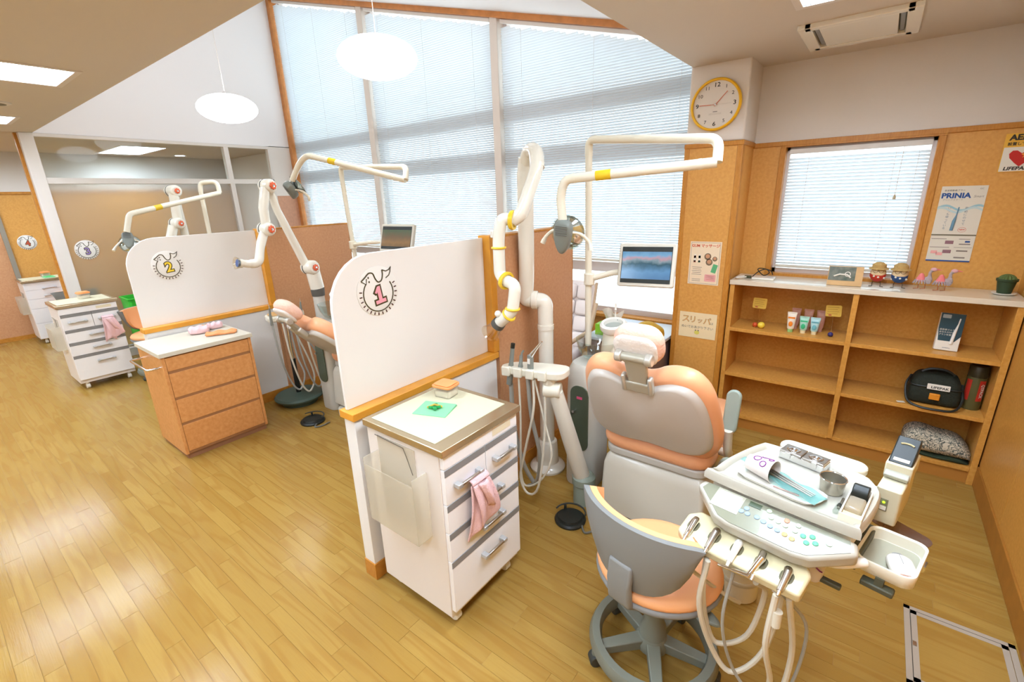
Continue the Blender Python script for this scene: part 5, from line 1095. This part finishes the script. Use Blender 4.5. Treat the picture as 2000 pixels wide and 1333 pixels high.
# ---------------- doctor's stool ----------------
SGREY = mat('stool_grey', (134, 134, 130), .5); SGREY2 = mat('stool_base_grey', (124, 126, 112), .5); SORG = mat('stool_orange', (246, 178, 122), .45)
def stool(label, x, y, rz, zs=.47):
    t = thing('doctor_stool', label, 'stool', (x, y, 0), rz, 'orange wheeled doctor stools'); M = mw(t)
    P = lambda *p: M @ V(p)
    # seat: rounded triangular disc ; local -y is the back side
    out = [(.222*math.cos(a)*(1+.02*math.cos(2*a)), .222*math.sin(a)) for a in [2*math.pi*k/36 for k in range(36)]]
    ob('seat_shell', pillow(B(), out, .035, M @ T(0, 0, zs-.055), .03, 3), SGREY, t, smooth=60)
    ob('seat_cushion', pillow(B(), [(a*.985, b*.985) for a, b in out], .06, M @ T(0, 0, zs-.04), .045, 4), SORG, t, smooth=60)
    # backrest: curved crescent
    def sheet(r, wtop, off, th, sc_=1.0, n=18, mrows=8):
        F, Bk = [], []
        for i in range(n+1):
            u = -1+2*i/n; ang = math.radians(-90+u*52); e_ = math.sqrt(max(0, 1-abs(u)**2.3))
            zt = .735+.012*e_; zb = .735-.245*e_*sc_
            colF, colB = [], []
            for j in range(mrows+1):
                v = j/mrows; z = zb+(zt-zb)*v; rr = r+.025*math.sin(v*math.pi)*.5-.05*(1-v)*.6
                colF.append(P(rr*math.cos(ang), rr*math.sin(ang)*.80+off, z)); colB.append(P((rr+th)*math.cos(ang), (rr+th)*math.sin(ang)*.80+off, z))
            F.append(colF); Bk.append(colB)
        bm = B(); loft(bm, F, closed=False, cap=False); loft(bm, [c[::1] for c in Bk], closed=False, cap=False)
        for A_, C_ in ((0, 0), (-1, -1)):
            loft(bm, [[c[A_] for c in F], [c[A_] for c in Bk]], closed=False, cap=False)
        loft(bm, [F[0], Bk[0]], closed=False, cap=False); loft(bm, [F[-1], Bk[-1]], closed=False, cap=False)
        bmesh.ops.remove_doubles(bm, verts=bm.verts, dist=1e-4); return bm
    ob('backrest_shell', sheet(.275, .44, .0, .022), SGREY, t, smooth=60, bev=.005)
    ob('backrest_cushion', sheet(.248, .42, .0, .026, .96), SORG, t, smooth=60)
    rows = [(0, -.225, .60), (0, -.235, .52), (0, -.225, .44), (0, -.18, zs-.065), (0, -.08, zs-.065)]
    rings = []
    for k, p in enumerate(rows):
        d = V(rows[min(k+1, 4)])-V(rows[max(k-1, 0)]); nrm = V((0, d.z, -d.y)).normalized()*.014; ww = .045
        rings.append([P(p[0]+sx*ww, p[1]+sy*nrm.y, p[2]+sy*nrm.z) for sx, sy in ((-1, -1), (1, -1), (1, 1), (-1, 1))])
    ob('back_bracket', loft(B(), rings), SGREY, t, bev=.01, seg=3)
    ob('gas_column', lathe(B(), [(.05, .075), (.048, .16), (.036, .19), (.034, zs-.08), (.05, zs-.06)], 24, M), SGREY2, t)
    ob('lever', pillow(B(), closed_curve([(0, -.02), (.09, -.022), (.13, 0), (.09, .022), (0, .02)], 3), .014, M @ RZ(-8) @ T(.13, 0, zs-.085), .008, 2), SGREY2, t)
    ob('ring_base', lathe(B(), [(.198, .055), (.232, .055), (.242, .082), (.230, .112), (.202, .112), (.192, .085)], 48, M, True), SGREY2, t, smooth=50)
    ob('hub', lathe(B(), [(.06, .062), (.064, .09), (.05, .118)], 24, M), SGREY2, t)
    for k in range(5):
        a = math.radians(20+72*k); c, s = math.cos(a), math.sin(a); Mk = M @ RZ(20+72*k)
        ob('spoke', loft(B(), [[Mk @ V((r_, q*w_, z_)) for q, z_ in ((-1, z0), (1, z0), (1, z1), (-1, z1))] for r_, w_, z0, z1 in ((.03, .026, .068, .112), (.20, .020, .062, .098))]), SGREY2, t, bev=.004)
        cb = ob('caster', cyl(B(), Mk @ V((.225, -.022, .026)), Mk @ V((.225, .022, .026)), .026, seg=18), mat('caster_black', (58, 60, 54), .5), t, bev=.005)
        ob('caster_stem', cyl(B(), Mk @ V((.222, 0, .03)), Mk @ V((.222, 0, .07)), .018, seg=12), SGREY2, cb)
    return t
s0 = stool('near grey and orange doctor stool in front of the doctor tray', -.447, 1.398, -12)
dup(s0, (-5.98, 1.45, 0), -84, 'orange backed doctor stool behind the number 2 partition')
dup(s0, (-8.55, 1.27, 0), 95, 'farthest doctor stool beside the far drawer cabinet, grey back showing')
# ---------------- doctor's table ----------------
DX, DY, DR = -.085, 1.545, -9.5
t = thing('doctor_table', 'white doctor instrument table with control panel and handpieces', 'instrument table', (DX, DY, 0), DR); M = mw(t)
TOPC = [(x*.94, y*.97) for x, y in [(-.205, -.165), (-.215, -.13), (-.205, -.02), (-.165, .135), (-.12, .165), (.13, .165), (.20, .12), (.225, .04), (.215, -.135), (.18, -.165)]]
tc_ = closed_curve(TOPC, 4)
bm = B(); inner = [(x*.88, y*.84) for x, y in tc_]
loft(bm, [[M @ V((x, y, .845)) for x, y in tc_], [M @ V((x, y, .865)) for x, y in tc_], [M @ V((x*.975, y*.97, .875)) for x, y in tc_], [M @ V((x*.92, y*.89, .873)) for x, y in tc_], [M @ V((x, y, .862)) for x, y in inner]])
ob('tray_top', bm, mat('tray_white', (188, 182, 166), .35), t, smooth=50)
ob('under_body', prism(B(), [(x*.9, y*.85) for x, y in tc_], .775, .846, M), CREAM, t, bev=.008)
# sloping control panel
PC = [(-.215, .0), (.205, .0), (.215, -.04), (.125, -.115), (.085, -.125), (-.095, -.125), (-.135, -.115), (-.225, -.03)]
Mp = M @ T(0, -.155, .835) @ RX(16)
ob('panel_body', prism(B(), PC, -.045, 0, Mp), mat('tray_white', (188, 182, 166), .35), t, bev=.01, seg=3)
pf = ob('panel_face', prism(B(), [(x*.92, y*.9-.006) for x, y in PC], 0, .0015, Mp), mat('panel_sage', (142, 142, 120), .2, coat=.4), t)
ob('light_window', box(B(), -.155, -.088, -.075, -.015, .0015, .004, Mp), mat('viewer_white', (244, 240, 226), .3), pf, bev=.002); ob('window_frame', box(B(), -.163, -.08, -.083, -.008, .001, .0025, Mp), mat('panel_line', (182, 178, 158), .4), pf)
ob('display', box(B(), -.066, -.032, -.030, -.012, .0015, .003, Mp), mat('lcd_green', (70, 84, 58), .3), pf)
BT = {'b': mat('button_blue', (150, 170, 200), .4), 'g': mat('button_green', (96, 190, 140), .4), 'p': mat('button_pale', (190, 206, 176), .4), 'o': mat('button_ochre', (206, 172, 110), .4), 'r': mat('button_red', (232, 150, 120), .4)}
for x, y, c in ((-.055, -.045, 'b'), (-.064, -.062, 'b'), (-.046, -.062, 'b'), (-.02, -.06, 'b'), (.0, -.065, 'b'), (.02, -.07, 'b'), (.04, -.073, 'b'), (.0, -.02, 'p'), (.012, -.04, 'p'), (.032, -.043, 'p'), (.052, -.046, 'p'), (.05, -.028, 'r'), (.08, -.028, 'p'), (.078, -.05, 'p'), (.06, -.076, 'o'), (.08, -.08, 'o'), (.10, -.055, 'g'), (.12, -.045, 'g'), (.113, -.072, 'g'), (.132, -.062, 'g'), (.16, -.045, 'p')):
    ob('button', lathe(B(), [(.0075, 0), (.0075, .002), (.006, .0028)], 14, Mp @ T(x-.01, y, .0015)), BT[c], pf)
ob('back_rail', prism(B(), rrect(.26, .075, .035, 5, .0, .0), .84, .868, M @ T(.02, .215, 0)), CREAM, t, bev=.008, seg=3)
# handpiece holder bar
Mb = M @ T(-.035, -.278, .705) @ RZ(0)
ob('holder_bar', prism(B(), [(-.185, -.03), (-.185, .045), (-.155, .075), (.155, .06), (.17, .03), (.165, -.045), (-.15, -.055)], 0, .035, Mb @ RX(14)), mat('holder_cream', (222, 208, 166), .3, coat=.3), t, bev=.008, seg=3)
hb_ = Mb @ RX(14)
for k in range(5):
    x = -.15+.068*k; cut = ob('holder_socket', prism(B(), rrect(.034, .042, .015, 4), .0353, .0365, hb_ @ T(x, .008-.004*k, 0)), mat('socket_dark', (104, 98, 70), .6), t)
    c_ = hb_ @ V((x, .012-.004*k, .04)); f_ = hb_ @ V((x, -.07-.004*k, .03))
    hm = (CHROME, STEEL, PWHITE, TOOL, STEEL)[k]
    if k == 3: o = ob('handpiece', tube(B(), [c_+V((0, .02, .01)), c_+V((0, -.005, .012)), f_+V((-.01, .03, .0)), f_+V((-.09, .035, -.008))], [.010, .011, .009, .004], 12), CHROME, t)
    else: o = ob('handpiece', tube(B(), [c_+V((0, .02, .0)), c_+V((0, 0, .008)), c_.lerp(f_, .7)+V((0, 0, .004))], [.012, .011, .008], 12), hm, t)
    ob('tip', tube(B(), [c_.lerp(f_, .68)+V((0, 0, .004)), c_.lerp(f_, .86)+V((0, 0, .002))], [.006, .004], 10), CHROME if k != 2 else PWHITE, o)
def hose(pts, r, m): return ob('hose', tube(B(), catmull(pts, 6), r, 8), m, t)
h0 = [hb_ @ V((-.15+.068*k, -.05, .0)) for k in range(5)]
hose([h0[1], h0[1]+V((.0, 0, -.12)), (-.245, 1.30, .40), (-.21, 1.33, .30), (-.13, 1.36, .36), (-.10, 1.36, .55), h0[3]+V((0, .05, -.04))], .0085, HOSE)
hose([h0[2]+V((-.06, 0, 0)), h0[2]+V((-.07, 0, -.18)), (-.21, 1.29, .30), (-.15, 1.31, .235), (-.08, 1.34, .34), (-.055, 1.36, .55), h0[3]+V((.05, .04, -.03))], .0085, HOSE)
hose([h0[2]+V((.01, .02, 0)), h0[2]+V((0, 0, -.2)), (-.145, 1.28, .28), (-.07, 1.30, .20), (-.0, 1.33, .24), (.02, 1.34, .5), h0[4]+V((0, .04, -.02))], .005, HOSEG)
hose([h0[4]+V((-.01, 0, 0)), h0[4]+V((-.015, 0, -.18)), (-.045, 1.27, .33), (-.05, 1.29, .235), (-.015, 1.31, .25), (-.005, 1.32, .42), h0[4]+V((.02, .03, -.02))], .0085, HOSE)
hose([h0[0], h0[0]+V((.01, .03, -.1)), (-.21, 1.42, .42), (-.18, 1.48, .36)], .007, HOSE)
ob('hose_coupler', cyl(B(), h0[4]+V((.0, 0, -.10)), h0[4]+V((0, 0, -.05)), .013, seg=14), HOSE, t)
# front grip handle
ob('grip_handle', tube(B(), [M @ V(p) for p in catmull([(.06, -.215, .765), (.11, -.20, .765), (.17, -.185, .765), (.225, -.13, .768)], 5)], .013, 12), PWHITE, t); ob('handle_mount', box(B(), .03, .09, -.235, -.195, .745, .785, M), GREYP, t, bev=.006)
# support arm to the chair
ob('support_arm', tube(B(), fillet([M @ V((-.02, .05, .78)), M @ V((-.02, .05, .70)), M @ V((-.17, .16, .66)), (-.36, 1.95, .62), (-.42, 2.15, .45)], .06, 6), .026, 14), PEDG, t); ob('support_sleeve', cyl(B(), M @ V((-.02, .05, .66)), M @ V((-.02, .05, .78)), .045), CREAM, t)
# side bowl
bw = [(x, y) for x, y in rrect(.135, .19, .03, 5)]; Mw = M @ T(.265, -.0, .735) @ RZ(-3)
bm = B(); loft(bm, [[Mw @ V((x*s_, y*s_, z)) for x, y in bw] for s_, z in ((.90, -.028), (1.0, -.02), (1.04, .012), (1.02, .017), (.93, .015), (.88, -.015), (.80, -.018))])
sb = thing('side_bowl', 'grey rectangular side bowl on the doctor table holding a white remote', 'tray', Mw.translation)
ob('bowl', bm, CREAM, sb, smooth=50); ob('liner', prism(B(), [(x*.85, y*.85) for x, y in bw], -.0175, -.015, Mw), mat('liner_grey', (170, 166, 144), .4), sb)
ob('bracket', box(B(), -.10, -.055, -.10, .10, -.03, .01, Mw), mat('bracket_dark', (84, 84, 66), .5), sb, bev=.004); ob('clip', box(B(), .068, .075, .0, .03, -.01, .008, Mw), CHROME, sb); ob('bracket_foot', box(B(), -.04, .035, -.105, -.075, -.062, -.045, Mw), mat('bracket_dark', (84, 84, 66), .5), sb, bev=.004); ob('hanger', box(B(), -.01, .01, -.10, -.08, -.05, -.02, Mw), mat('bracket_dark', (84, 84, 66), .5), sb)
rm = thing('white_remote', 'rounded white gadget with grey ends lying in side bowl', 'device', (Mw @ V((.035, -.045, -.012)))); Mr = Mw @ T(.03, -.035, -.014) @ RZ(25)
ob('shell', pillow(B(), rrect(.062, .085, .026, 5), .034, Mr, .02, 4), PWHITE, rm, smooth=60); ob('grey_end', pillow(B(), rrect(.030, .018, .008, 3, 0, .038), .020, Mr @ T(0, 0, .008), .006, 2), GREYP, rm); ob('seam', tube(B(), [Mr @ V((0, -.01, .035)), Mr @ V((0, .03, .034))], .0008, 5), GREYP, rm); ob('rose_end', pillow(B(), rrect(.03, .014, .006, 3, 0, -.039), .018, Mr @ T(0, 0, .006), .005, 2), mat('end_rose', (176, 130, 110), .5), rm)
# cup dispenser below
cdp = thing('cup_dispenser', 'paper cup with purple print hanging under the doctor table', 'cup holder', M @ V((.11, -.115, .60)))
CUPP = mat('cup_paper', (224, 214, 206), .5); PURP = mat('cup_purple', (128, 50, 130), .5)
cM = M @ T(.11, -.115, .635)
ob('cup', lathe(B(), [(.026, 0), (.036, .09), (.037, .092), (.034, .09), (.024, .004)], 28, cM), CUPP, cdp); ob('purple_print', tube(B(), [cM @ V((.0335*math.cos(a), .0335*math.sin(a), .055+.012*math.sin(3*a))) for a in [math.radians(q) for q in range(180, 330, 12)]], .0022, 6), PURP, cdp)
ob('clear_lid', lathe(B(), [(.002, .098), (.05, .098), (.05, .101), (.002, .101)], 26, cM), thin('lid_smoke', (206, 190, 160), .12), cdp); ob('holder_arm', box(B(), .02, .075, -.010, .010, .0, .014, cM), mat('bracket_dark', (84, 84, 66), .5), cdp, bev=.004); ob('holder_stem', box(B(), -.010, .010, .040, .050, .04, .145, cM), mat('bracket_dark', (84, 84, 66), .5), cdp)
# camera/x-ray box unit at right of the table
xb = thing('curing_box', 'beige upright box with black top and green light beside the tray', 'device', M @ V((.235, .245, .765))); Mx = M @ T(.222, .235, .742) @ RZ(-2)
ob('case', prism(B(), rrect(.062, .20, .008, 3), 0, .12, Mx), mat('case_beige', (214, 206, 176), .4), xb, bev=.004); ob('rear_case', box(B(), -.034, .034, -.02, .10, .12, .17, Mx), mat('case_beige', (214, 206, 176), .4), xb, bev=.004)
Mk = Mx @ T(0, .05, .17) @ RX(28); ob('black_hood', box(B(), -.030, .030, -.055, .06, 0, .03, Mk), BLACK, xb, bev=.004); ob('grey_tray', box(B(), -.031, .031, -.095, -.055, -.004, .012, Mk), mat('case_grey', (176, 174, 158), .4), xb, bev=.003); ob('slot', tube(B(), [Mk @ V((.018*math.cos(a), .022+.008*math.sin(a), .031)) for a in [math.radians(q) for q in range(20, 170, 15)]], .003, 6), mat('slot_sand', (190, 176, 130), .5), xb); ob('name_tag', box(B(), -.02, .02, -.045, -.033, .030, .0315, Mk), PAPER, xb)
ob('switch', box(B(), -.016, .004, -.103, -.099, .045, .085, Mx), mat('switch_grey', (130, 124, 100), .4), xb); ob('switch_key', box(B(), -.014, .002, -.105, -.102, .049, .062, Mx), PWHITE, xb); ob('green_light', ell(B(), (0, 0, 0), .004, .003, .004, 10, 6, Mx @ T(-.006, -.104, .075)), mat('led_green', (150, 230, 40), .4, emit=(150, 255, 40), estr=1.5), xb)
ob('mount_arm', box(B(), -.09, -.028, -.07, -.04, .06, .085, Mx), CREAM, xb); ob('smoked_flap', prism(B(), rrect(.16, .075, .03, 4), 0, .003, Mx @ T(.04, -.02, -.05) @ RZ(-20)), thin('flap_smoke', (196, 176, 160), .12, .05, .2, (200, 180, 170)), xb); ob('flap_stem', tube(B(), [Mx @ V((0, -.02, 0)), Mx @ V((.0, -.02, -.05))], .004, 6), GREYP, xb)
# ---------------- things on the doctor tray ----------------
ZT = .8635
it = thing('instrument_dish', 'long white plastic dish holding cup and sterile pouch', 'tray', M @ V((-.03, -.03, ZT))); Mi = T(-.115, 1.475, ZT) @ RZ(-15)
do = closed_curve([(-.115, -.035), (-.10, .04), (-.02, .05), (.10, .045), (.115, .01), (.09, -.045), (-.02, -.045)], 3)
loft_b = B(); loft(loft_b, [[Mi @ V((x*s_, y*s_, z)) for x, y in do] for s_, z in ((.92, 0), (1.0, .010), (1.01, .012), (.96, .012), (.90, .004))]); ob('dish', loft_b, mat('dish_white', (226, 220, 206), .3), it, smooth=50); ob('rim', tube(B(), [Mi @ V((x, y, .011)) for x, y in do + do[:1]], .0022, 6), PWHITE, it)
cu = thing('paper_cup', 'white paper cup with purple flowers lying on the dish', 'cup', Mi @ V((-.06, .005, .005))); Mc = Mi @ T(-.105, .008, .036) @ RZ(-5) @ RY(88)
ob('cup', lathe(B(), [(.025, 0), (.0345, .080), (.036, .081), (.036, .083), (.0335, .082), (.0235, .003)], 30, Mc), CUPP, cu)
bm = B()
for a0, z0, r_ in ((100, .03, .009), (150, .045, .010), (130, .06, .009), (190, .03, .011), (220, .055, .009), (170, .068, .007)):
    tube(bm, [Mc @ V(((.0255+z*.12)*math.cos(a), (.0255+z*.12)*math.sin(a), z)) for a, z in [(math.radians(a0)+r_/.03*math.cos(q), z0+r_*math.sin(q)) for q in [2*math.pi*k/14 for k in range(15)]]], .0017, 5)
ob('flower_ring', bm, PURP, cu); ob('flower_blot', ell(B(), (0, 0, 0), .003, .013, .013, 12, 8, Mc @ RZ(120) @ T(.0295, 0, .045)), PURP, cu)
po = thing('sterile_pouch', 'pale blue sterile pouch with steel instruments on the dish', 'pouch', Mi @ V((.03, .02, .012))); Mq = Mi @ T(.0, .012, .014) @ RZ(-12)
rows = [[Mq @ V((-.13+.25*i/20, (-.032+.064*j/6), .004*math.sin(i*.9+j)+.004+(.012 if i < 6 else 0)*(6-i)/6)) for j in range(7)] for i in range(21)]
o = ob('film', loft(B(), rows, closed=False, cap=False), thin('pouch_blue', (176, 226, 226), .14, .12, .3, (190, 230, 228)), po, smooth=180)
for q in (-.012, .0, .012): it2 = ob('instrument', tube(B(), [Mq @ V((-.06, q, .011)), Mq @ V((.04, q*.8-.004, .011)), Mq @ V((.10, q*.7-.008, .012))], [.003, .0028, .0015], 8), STEEL, po)
ob('wooden_stick', tube(B(), [Mi @ V((-.01, -.026, .008)), Mi @ V((.06, -.018, .008))], .0022, 6), mat('stick_rose', (190, 150, 140), .6), it)
st = thing('steel_case', 'chrome twin instrument case with latches at back of tray', 'case', M @ V((.0, .09, ZT))); Ms = T(-.075, 1.668, ZT) @ RZ(-16)
ob('case_body', box(B(), -.068, .068, -.028, .028, 0, .024, Ms), CHROME, st, bev=.002)
for s_ in (-1, 1): 
    o = ob('case_lid', box(B(), -.033, .033, -.029, .029, .0245, .032, Ms @ T(s_*.034, 0, 0)), STEEL, st, bev=.002); ob('lid_ring', lathe(B(), [(.010, .032), (.018, .033), (.021, .032)], 24, Ms @ T(s_*.034, 0, 0), True), CHROME, o); ob('lid_ring', lathe(B(), [(.004, .032), (.008, .0335), (.009, .032)], 20, Ms @ T(s_*.034, 0, 0), True), CHROME, o); ob('latch', box(B(), -.008, .008, -.033, -.028, .010, .030, Ms @ T(s_*.04, 0, 0)), CHROME, st, bev=.001); ob('hinge', cyl(B(), Ms @ V((s_*.034-.01, .030, .026)), Ms @ V((s_*.034+.01, .030, .026)), .003), CHROME, st)
sc_ = thing('steel_cup', 'small round stainless steel cup on the tray', 'cup', (.012, 1.518, ZT)); ob('cup', lathe(B(), [(.028, 0), (.030, .004), (.034, .044), (.0355, .046), (.0355, .048), (.0325, .047), (.028, .006), (.002, .004)], 36, T(.012, 1.535, ZT)), mat('cup_steel', (200, 194, 178), .25, .85), sc_); ob('rolled_rim', tube(B(), [V((.012+.0345*math.cos(a), 1.535+.0345*math.sin(a), ZT+.047)) for a in [2*math.pi*k/32 for k in range(33)]], .0018, 6), CHROME, sc_)
fd = thing('film_dispenser', 'cream box with black roller and clear insert at tray right end', 'dispenser', (.073, 1.49, ZT)); Mf = T(.075, 1.475, ZT) @ RZ(-8)
bm = B(); box(bm, -.026, .026, -.085, .085, 0, .004, Mf); box(bm, -.026, -.022, -.085, .085, .004, .024, Mf); box(bm, .022, .026, -.085, .085, .004, .024, Mf); box(bm, -.022, .022, -.085, -.080, .004, .024, Mf); box(bm, -.022, .022, .080, .085, .004, .024, Mf)
ob('box', bm, mat('box_cream', (240, 228, 206), .4), fd); ob('insert', box(B(), -.02, .02, -.05, .02, .005, .03, Mf), thin('insert_milky', (240, 232, 214), .12, .1, .5, (230, 220, 200)), fd, bev=.006); ob('black_roller', cyl(B(), Mf @ V((-.02, .05, .03)), Mf @ V((.02, .05, .03)), .022, seg=24), BLACK, fd, bev=.003); ob('insert_base', box(B(), -.021, .021, -.078, -.052, .005, .016, Mf), mat('insert_sand', (214, 196, 156), .5), fd)
mi = thing('hand_mirror', 'small clear capped instrument lying between cup and film box', 'instrument', (.035, 1.47, ZT)); ob('shaft', tube(B(), [(.045, 1.505, ZT+.004), (.036, 1.45, ZT+.004)], .0035, 8), STEEL, mi); ob('clear_cap', cyl(B(), (.036, 1.452, ZT+.006), (.030, 1.42, ZT+.006), .0075, seg=14), CLR, mi); ob('collar', tube(B(), [(.038, 1.465, ZT+.005), (.0365, 1.455, ZT+.005)], .0055, 10), BLACK, mi)
# bin under the table, floor hatch
bn = thing('waste_bin', 'small cream waste bin on floor behind the doctor stool', 'bin', (-.25, 1.93, 0)); ob('bin', lathe(B(), [(.075, 0), (.08, .004), (.088, .22), (.092, .225), (.092, .235), (.085, .235), (.078, .01)], 28, T(-.25, 1.93, 0)), CREAM, bn); ob('band', lathe(B(), [(.084, .09), (.0865, .095), (.0865, .11), (.085, .115)], 28, T(-.25, 1.93, 0)), mat('bin_band', (206, 198, 176), .4), bn); ob('liner', lathe(B(), [(.080, .20), (.084, .22), (.093, .238), (.094, .240)], 28, T(-.25, 1.93, 0), True), PAPER, bn)
h0x, h1x, h0y, h1y = .345, .685, 1.84, 2.265
ht = thing('floor_hatch', 'floor hatch with grey aluminium frame at the lower right', 'hatch', ((h0x+h1x)/2, (h0y+h1y)/2, 0)); AL = mat('hatch_alu', (178, 164, 146), .45, .1)
for nm, r_ in (('outer_frame', 0), ('inner_frame', .022)):
    for q in ((h0x+r_, h0x+r_+.02, h0y+r_, h1y-r_), (h1x-r_-.02, h1x-r_, h0y+r_, h1y-r_), (h0x+r_, h1x-r_, h0y+r_, h0y+r_+.02), (h0x+r_, h1x-r_, h1y-r_-.02, h1y-r_)): ob(nm, box(B(), q[0], q[1], q[2], q[3], .0002, .003), AL, ht)
ob('cover', box(B(), h0x+.042, h1x-.042, h0y+.042, h1y-.042, .0002, .0022), OAK, ht); ob('gap', box(B(), h0x+.0200, h0x+.0222, h0y+.03, h1y-.03, .0025, .0032), BLACK, ht); ob('gap', box(B(), h0x+.03, h1x-.03, h1y-.0222, h1y-.0200, .0025, .0032), BLACK, ht); ob('latch', box(B(), h0x+.024, h0x+.036, (h0y+h1y)/2-.012, (h0y+h1y)/2+.012, .003, .005), STEEL, ht)
# wall plate low on the right wall
# ---------------- by the window ----------------
wc_ = thing('window_cabinet', 'grey topped side cabinet under the window sill beside the column', 'cabinet', (-1.45, 3.55, 0))
ob('body', box(B(), -1.75, -1.20, 3.25, 3.88, .04, .62), mat('side_brown', (120, 98, 92), .5), wc_, bev=.003); ob('top', box(B(), -1.77, -1.18, 3.23, 3.89, .62, .645), mat('top_bluegrey', (196, 204, 214), .3), wc_, bev=.003); ob('plinth', box(B(), -1.74, -1.21, 3.27, 3.87, 0, .04), BLACK, wc_)
for k in range(2): o = ob('door', box(B(), -1.745+.275*k, -1.475+.27*k, 3.238, 3.25, .06, .60), mat('side_brown', (120, 98, 92), .5), wc_, bev=.002); ob('handle', cyl(B(), (-1.50+.05*k, 3.232, .40), (-1.50+.05*k, 3.232, .50), .006), STEEL, o)
tb_ = thing('tissue_box', 'green tissue box with tissue behind the clear bowl', 'tissue box', (-1.585, 3.36, .645)); ob('carton', box(B(), -1.71, -1.46, 3.30, 3.42, .645, .735), mat('tissue_green', (132, 190, 46), .5), tb_, bev=.002); ob('print_leaf', ell(B(), (-1.52, 3.299, .69), .05, .0012, .025, 14, 8), mat('tissue_lime', (190, 220, 110), .5), tb_)
rows = [[V((-1.585+(i/8-.5)*.12*(1+.5*j/4), 3.36+.02*math.sin(i*1.4+j), .735+.11*j/4+.02*math.sin(i*.9))) for i in range(9)] for j in range(5)]; ob('tissue', loft(B(), rows, closed=False, cap=False), PAPER, tb_, smooth=180)
yb_ = thing('yellow_bundle', 'mustard yellow cloth bundle in clear wrap on the window cabinet', 'cloth bundle', (-1.33, 3.42, .645))
cloth_block('cloth', mat('mustard', (206, 160, 36), .7, bump=.4, bscale=80), yb_, -1.32, 3.42, .647, .25, .16, .12, 8); cloth_block('white_end', PAPER, yb_, -1.40, 3.35, .645, .13, .07, .075, 9); cloth_block('purple_fold', mat('fold_purple', (96, 70, 110), .7), yb_, -1.425, 3.31, .645, .06, .03, .03, 10)
qc = thing('quilted_chair', 'white quilted armchair by the window behind the partition end', 'chair', (-2.07, 3.40, 0)); QW = mat('quilt_white', (240, 230, 226), .5); Mq_ = frame((-2.07, 3.40, .46), (1, .1, 0), (.22, .35, 1))
for i in range(3):
    for j in range(4): ob('back_quilt', pillow(B(), rrect(.135, .135, .03, 3, -.14+.14*i, .07+.14*j), .05, Mq_, .02, 2), QW, qc, smooth=60)
ob('back_board', prism(B(), rrect(.44, .60, .06, 4, 0, .29), -.03, .012, Mq_), QW, qc, bev=.01); ob('seat', pillow(B(), rrect(.46, .46, .06, 4), .10, T(-2.09, 3.18, .38), .03, 3), QW, qc, smooth=60)
for s_ in (-1, 1): ob('armrest', tube(B(), fillet([Mq_ @ V((s_*.25, .40, .0)), Mq_ @ V((s_*.25, .16, .06)), (-2.07+s_*.25, 3.02, .60), (-2.07+s_*.25, 3.02, .02)], .05, 5), .018, 10), mat('arm_tan', (206, 178, 148), .5), qc); ob('frame_edge', tube(B(), [Mq_ @ V((s_*.225, .02, -.01)), Mq_ @ V((s_*.225, .58, -.01))], .014, 8), mat('arm_tan', (206, 178, 148), .5), qc)
bm = B(); lathe(bm, [(.20, 0), (.20, .03), (.05, .05), (.04, .38)], 24, T(-2.09, 3.20, 0)); ob('pedestal', bm, GREYP, qc)
# green crate behind the second stool
gc = thing('green_crate', 'bright green plastic crate standing behind the middle cabinet', 'crate', (-6.86, 1.62, 0)); GC = mat('crate_green', (60, 196, 56), .4)
bm = B(); loft(bm, [[V((-6.86+x*s_, 1.62+y*s_, z)) for x, y in rrect(.34, .34, .03, 3)] for s_, z in ((.85, .0), (1.0, .74), (1.06, .745), (1.06, .76), (.97, .76), (.83, .02))]); ob('crate', bm, GC, gc); ob('dark_handle', box(B(), -6.72, -6.66, 1.72, 1.76, .75, .79), BLACK, gc, bev=.006)
